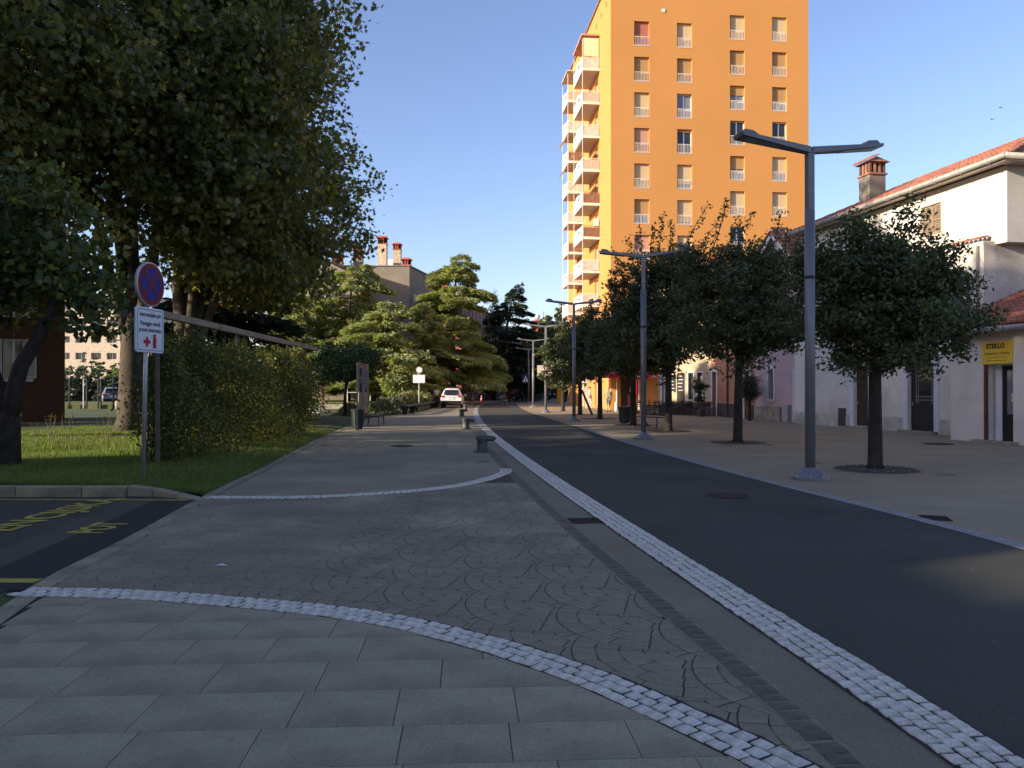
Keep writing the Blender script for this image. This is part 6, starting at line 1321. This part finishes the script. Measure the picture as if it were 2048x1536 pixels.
foliage('leaves', [((0, 0, 1.75), (.42, .42, .42)), ((0, 0, 1.0), (.3, .3, .25))], 60, 20, .12, .12, 'oval', L_ROUND, pl_)
# grates and covers
def grate(label, x, y, rz, w, d, n, curved=0):
    t = thing('drain_grate', label, 'drain grate', (x, y, .0), rz, 'iron drain grates'); MB().box((0, 0, .001), (w, d, .003)).build('pit', mat('pit_dark', (.004, .004, .004), .9), t)
    for yy in (-d / 2, d / 2): MB().box((0, yy, .004), (w + .03, .025, .008)).build('frame', M_IRON, t)
    for i in range(n + 1):
        for j in (0, 1): MB().box((-w / 2 + w * i / n, (j - .5) * d * .5, .004), (.014, d * .46, .008)).build('bar', M_IRON, t)
grate('curved iron drain grate in the grey gutter beside the white setts', 0.86, 9.72, R(8), .42, .34, 9); g_ = grate('iron drain grate beside the right kerb line', 5.24, 9.92, R(-18), .30, .34, 8)
def manhole(label, x, y, r, m=M_IRON):
    t = thing('manhole_cover', label, 'manhole cover', (x, y, 0)); MB().lathe((0, 0, 0), [(r, .001), (r, .006), (r - .02, .008)], 32).build('rim', m, t); MB().lathe((0, 0, 0), [(r - .05, .007), (r - .055, .011)], 32).build('lid', m, t)
    for i in range(7): MB().box((0, -r * .66 + i * r * .22, .0115), (2 * math.sqrt(max(.01, (r * .85) ** 2 - (-r * .66 + i * r * .22) ** 2)), .03, .003)).build('rib', m, t)
manhole('round iron manhole cover in the dark asphalt lane', 3.22, 12.0, .35); manhole('dark round cover on the pavement before the white house doors', 12.4, 23.3, .42); manhole('flat cover in the promenade near the near light streaks', -3.1, 22.5, .32)

# ------------------------------------------------------------------ people
def person(label, loc, rz, H, pose, shirt, pants, hair, shorts=False, pack=None):
    t = thing('person', label, 'person', loc, rz); s = H / 1.75
    J = dict(pel=(0, 0, .95), spi=(0, 0, 1.15), che=(0, 0, 1.36), nec=(0, 0, 1.49), hd0=(0, -.01, 1.58), hd1=(0, -.01, 1.68), hd2=(0, 0, 1.73),
             sl=(-.19, 0, 1.42), el=(-.25, .03, 1.14), wl=(-.24, -.06, .90), hl=(-.24, -.09, .80), sr=(.19, 0, 1.42), er=(.25, .03, 1.14), wr=(.24, -.06, .90), hr=(.24, -.09, .80),
             tl=(-.10, 0, .90), kl=(-.11, -.02, .50), al=(-.11, .02, .09), fl=(-.13, -.14, .03), tr=(.10, 0, .90), kr=(.11, -.02, .50), ar=(.11, .02, .09), fr=(.13, -.14, .03)); J.update(pose)
    Rd = dict(pel=.14, spi=.13, che=.155, nec=.058, hd0=.078, hd1=.098, hd2=.06, sl=.07, el=.045, wl=.032, hl=.038, sr=.07, er=.045, wr=.032, hr=.038, tl=.09, kl=.06, al=.042, fl=.04, tr=.09, kr=.06, ar=.042, fr=.04)
    E = [('pel', 'spi'), ('spi', 'che'), ('che', 'nec'), ('nec', 'hd0'), ('hd0', 'hd1'), ('hd1', 'hd2'), ('che', 'sl'), ('sl', 'el'), ('el', 'wl'), ('wl', 'hl'), ('che', 'sr'), ('sr', 'er'), ('er', 'wr'), ('wr', 'hr'), ('pel', 'tl'), ('tl', 'kl'), ('kl', 'al'), ('al', 'fl'), ('pel', 'tr'), ('tr', 'kr'), ('kr', 'ar'), ('ar', 'fr')]
    def skin(name, keys, grow, m, trim_=None):
        ks = [k for k in J if k in keys]; me = bpy.data.meshes.new(name); me.from_pydata([tuple(c * s for c in (trim_ or {}).get(k, J[k])) for k in ks], [(ks.index(a), ks.index(b)) for a, b in E if a in ks and b in ks], [])
        o = bpy.data.objects.new(name, me); COL.objects.link(o); o.parent = t; o.modifiers.new('skin', 'SKIN'); sv = me.skin_vertices[0].data if me.skin_vertices else None
        if sv is None:
            bm = bmesh.new(); bm.from_mesh(me); bm.verts.layers.skin.verify(); bm.to_mesh(me); bm.free(); sv = me.skin_vertices[0].data
        for i, k in enumerate(ks): r_ = (Rd[k] + grow) * s; sv[i].radius = (r_ * (1.15 if k in ('che', 'pel', 'spi') else 1), r_ * (.75 if k in ('che', 'pel', 'spi') else 1)); sv[i].use_root = (i == 0)
        sb = o.modifiers.new('sub', 'SUBSURF'); sb.levels = 1; sb.render_levels = 2; me.materials.append(m); return o
    skin('body', set(J), 0, M_SKIN)
    skin('shirt', {'pel', 'spi', 'che', 'sl', 'el', 'sr', 'er'}, .014, shirt, {'el': tuple((a + b) / 2 for a, b in zip(J['sl'], J['el'])), 'er': tuple((a + b) / 2 for a, b in zip(J['sr'], J['er']))})
    if shorts: skin('shorts', {'pel', 'tl', 'kl', 'tr', 'kr'}, .02, pants)
    else: skin('trousers', {'pel', 'tl', 'kl', 'al', 'tr', 'kr', 'ar'}, .015, pants)
    h = MB().lathe((J['hd1'][0] * s, (J['hd1'][1] + .02) * s, (J['hd1'][2] - .04) * s), [(.095 * s, 0), (.108 * s, .05 * s), (.09 * s, .11 * s), (.04 * s, .145 * s)], 12).build('hair', hair, t, smooth=True)
    for sd in (-1, 1): MB().lathe((J['hd1'][0] * s + sd * .035 * s, (J['hd1'][1] - .095) * s, (J['hd1'][2] - .03) * s), [(.004, 0), (.012 * s, .008), (.004, .016)], 6).build('eye', M_SBLACK, t)
    MB().add([(-.012 * s, -.10 * s, (J['hd1'][2] - .05) * s), (.012 * s, -.10 * s, (J['hd1'][2] - .05) * s), (0, -.13 * s, (J['hd1'][2] - .055) * s), (0, -.10 * s, (J['hd1'][2] - .01) * s)], [(0, 1, 2), (0, 2, 3), (1, 3, 2)]).build('nose', M_SKIN, t)
    for sd in 'lr':
        f = J['f' + sd]; MB().box((f[0] * s, (f[1] + .09) * s, .045), (.10 * s, .28 * s, .08)).build('shoe', M_BLACK if shorts else M_TRIM, t, bevel=.03)
    if pack: MB().box((0, .20 * s, 1.26 * s), (.32 * s, .2 * s, .46 * s)).build('backpack', pack, t, bevel=.05)
    return t
walk = dict(kl=(-.10, -.14, .50), al=(-.10, -.06, .10), fl=(-.10, -.2, .04), kr=(.10, .02, .50), ar=(.10, .24, .12), fr=(.10, .12, .05), wl=(-.22, .12, .92), hl=(-.22, .1, .82), er=(.24, -.02, 1.15), wr=(.2, -.2, 1.0), hr=(.2, -.26, .94))
person('man in grey shorts with a pale green backpack, walking away past the holm oaks', (6.75, 56, 0), R(176), 1.70, dict(walk, er=(.30, .0, 1.18), wr=(.24, -.16, 1.1), hr=(.2, -.2, 1.08)), mat('grey_shirt', (.35, .36, .34), .8), mat('khaki_shorts', (.22, .21, .20), .8), mat('grey_hair', (.30, .26, .24), .8), True, mat('green_pack', (.30, .34, .26), .7))
person('person in a pale striped top and light grey trousers walking by the tower wall', (6.55, 67.5, 0), R(100), 1.78, walk, mat('pale_top', (.62, .50, .50), .8), mat('light_trousers', (.50, .52, .55), .8), mat('brown_hair', (.14, .07, .045), .8))
person('person in a white T-shirt and dark trousers standing behind the end of the long bench', (-6.75, 71.5, 0), R(20), 1.76, dict(er=(.28, -.1, 1.16), wr=(.1, -.24, 1.12), hr=(.02, -.27, 1.12)), M_TRIM, M_DOORD, mat('dark_hair', (.03, .02, .015), .8))
for x, y, z, lb in ((81.5, 133, 48.5, 'upper of two tiny dark birds in the sky at the right'), (79.5, 132, 46.2, 'lower of two tiny dark birds in the sky at the right')):
    MB_ = MB().add([(-.5, 0, .12), (-.1, -.12, 0), (.1, -.12, 0), (.5, 0, .12), (0, .3, 0), (0, -.35, .02)], [(0, 1, 4), (2, 3, 4), (1, 5, 2, 4)]).build('bird', M_BLACK); MB_.location = (x, y, z); tag(MB_, lb, 'bird')
# unseen block of flats added to shade the foreground, its step lets sun in
ob = thing('apartment_block', 'stepped block of flats added unseen beyond the left edge to shade the street', 'building', (-28.0, -50.5, 0), R(90)); b = MB(); bw = MB()
for x0, L, H_ in ((0, 37.0, 14), (37.0, 6.0, 9.75), (43, 11, 14)):
    oo = [(1.0 + i * 3.0, 1 + f * 2.9, 2.2 + i * 3.0, 2.6 + f * 2.9) for i in range(int((L - 1.3) // 3)) for f in range(int(H_ // 3))]
    facade(b, L, H_, oo, .2, (x0, 0, 0)); b.quad((x0 + L, 0, 0), (x0 + L, 10, 0), (x0 + L, 10, H_), (x0 + L, 0, H_)); b.quad((x0, 10, 0), (x0, 0, 0), (x0, 0, H_), (x0, 10, H_)); b.quad((x0, 0, H_), (x0 + L, 0, H_), (x0 + L, 10, H_), (x0, 10, H_)); b.quad((x0 + L, 10, 0), (x0, 10, 0), (x0, 10, H_), (x0 + L, 10, H_))
    for q in oo: bw.box((x0 + (q[0] + q[2]) / 2, .16, (q[1] + q[3]) / 2), (q[2] - q[0], .04, q[3] - q[1]))
b.build('wall', M_BEIGE, ob); bw.build('windows', M_GLASS, ob)
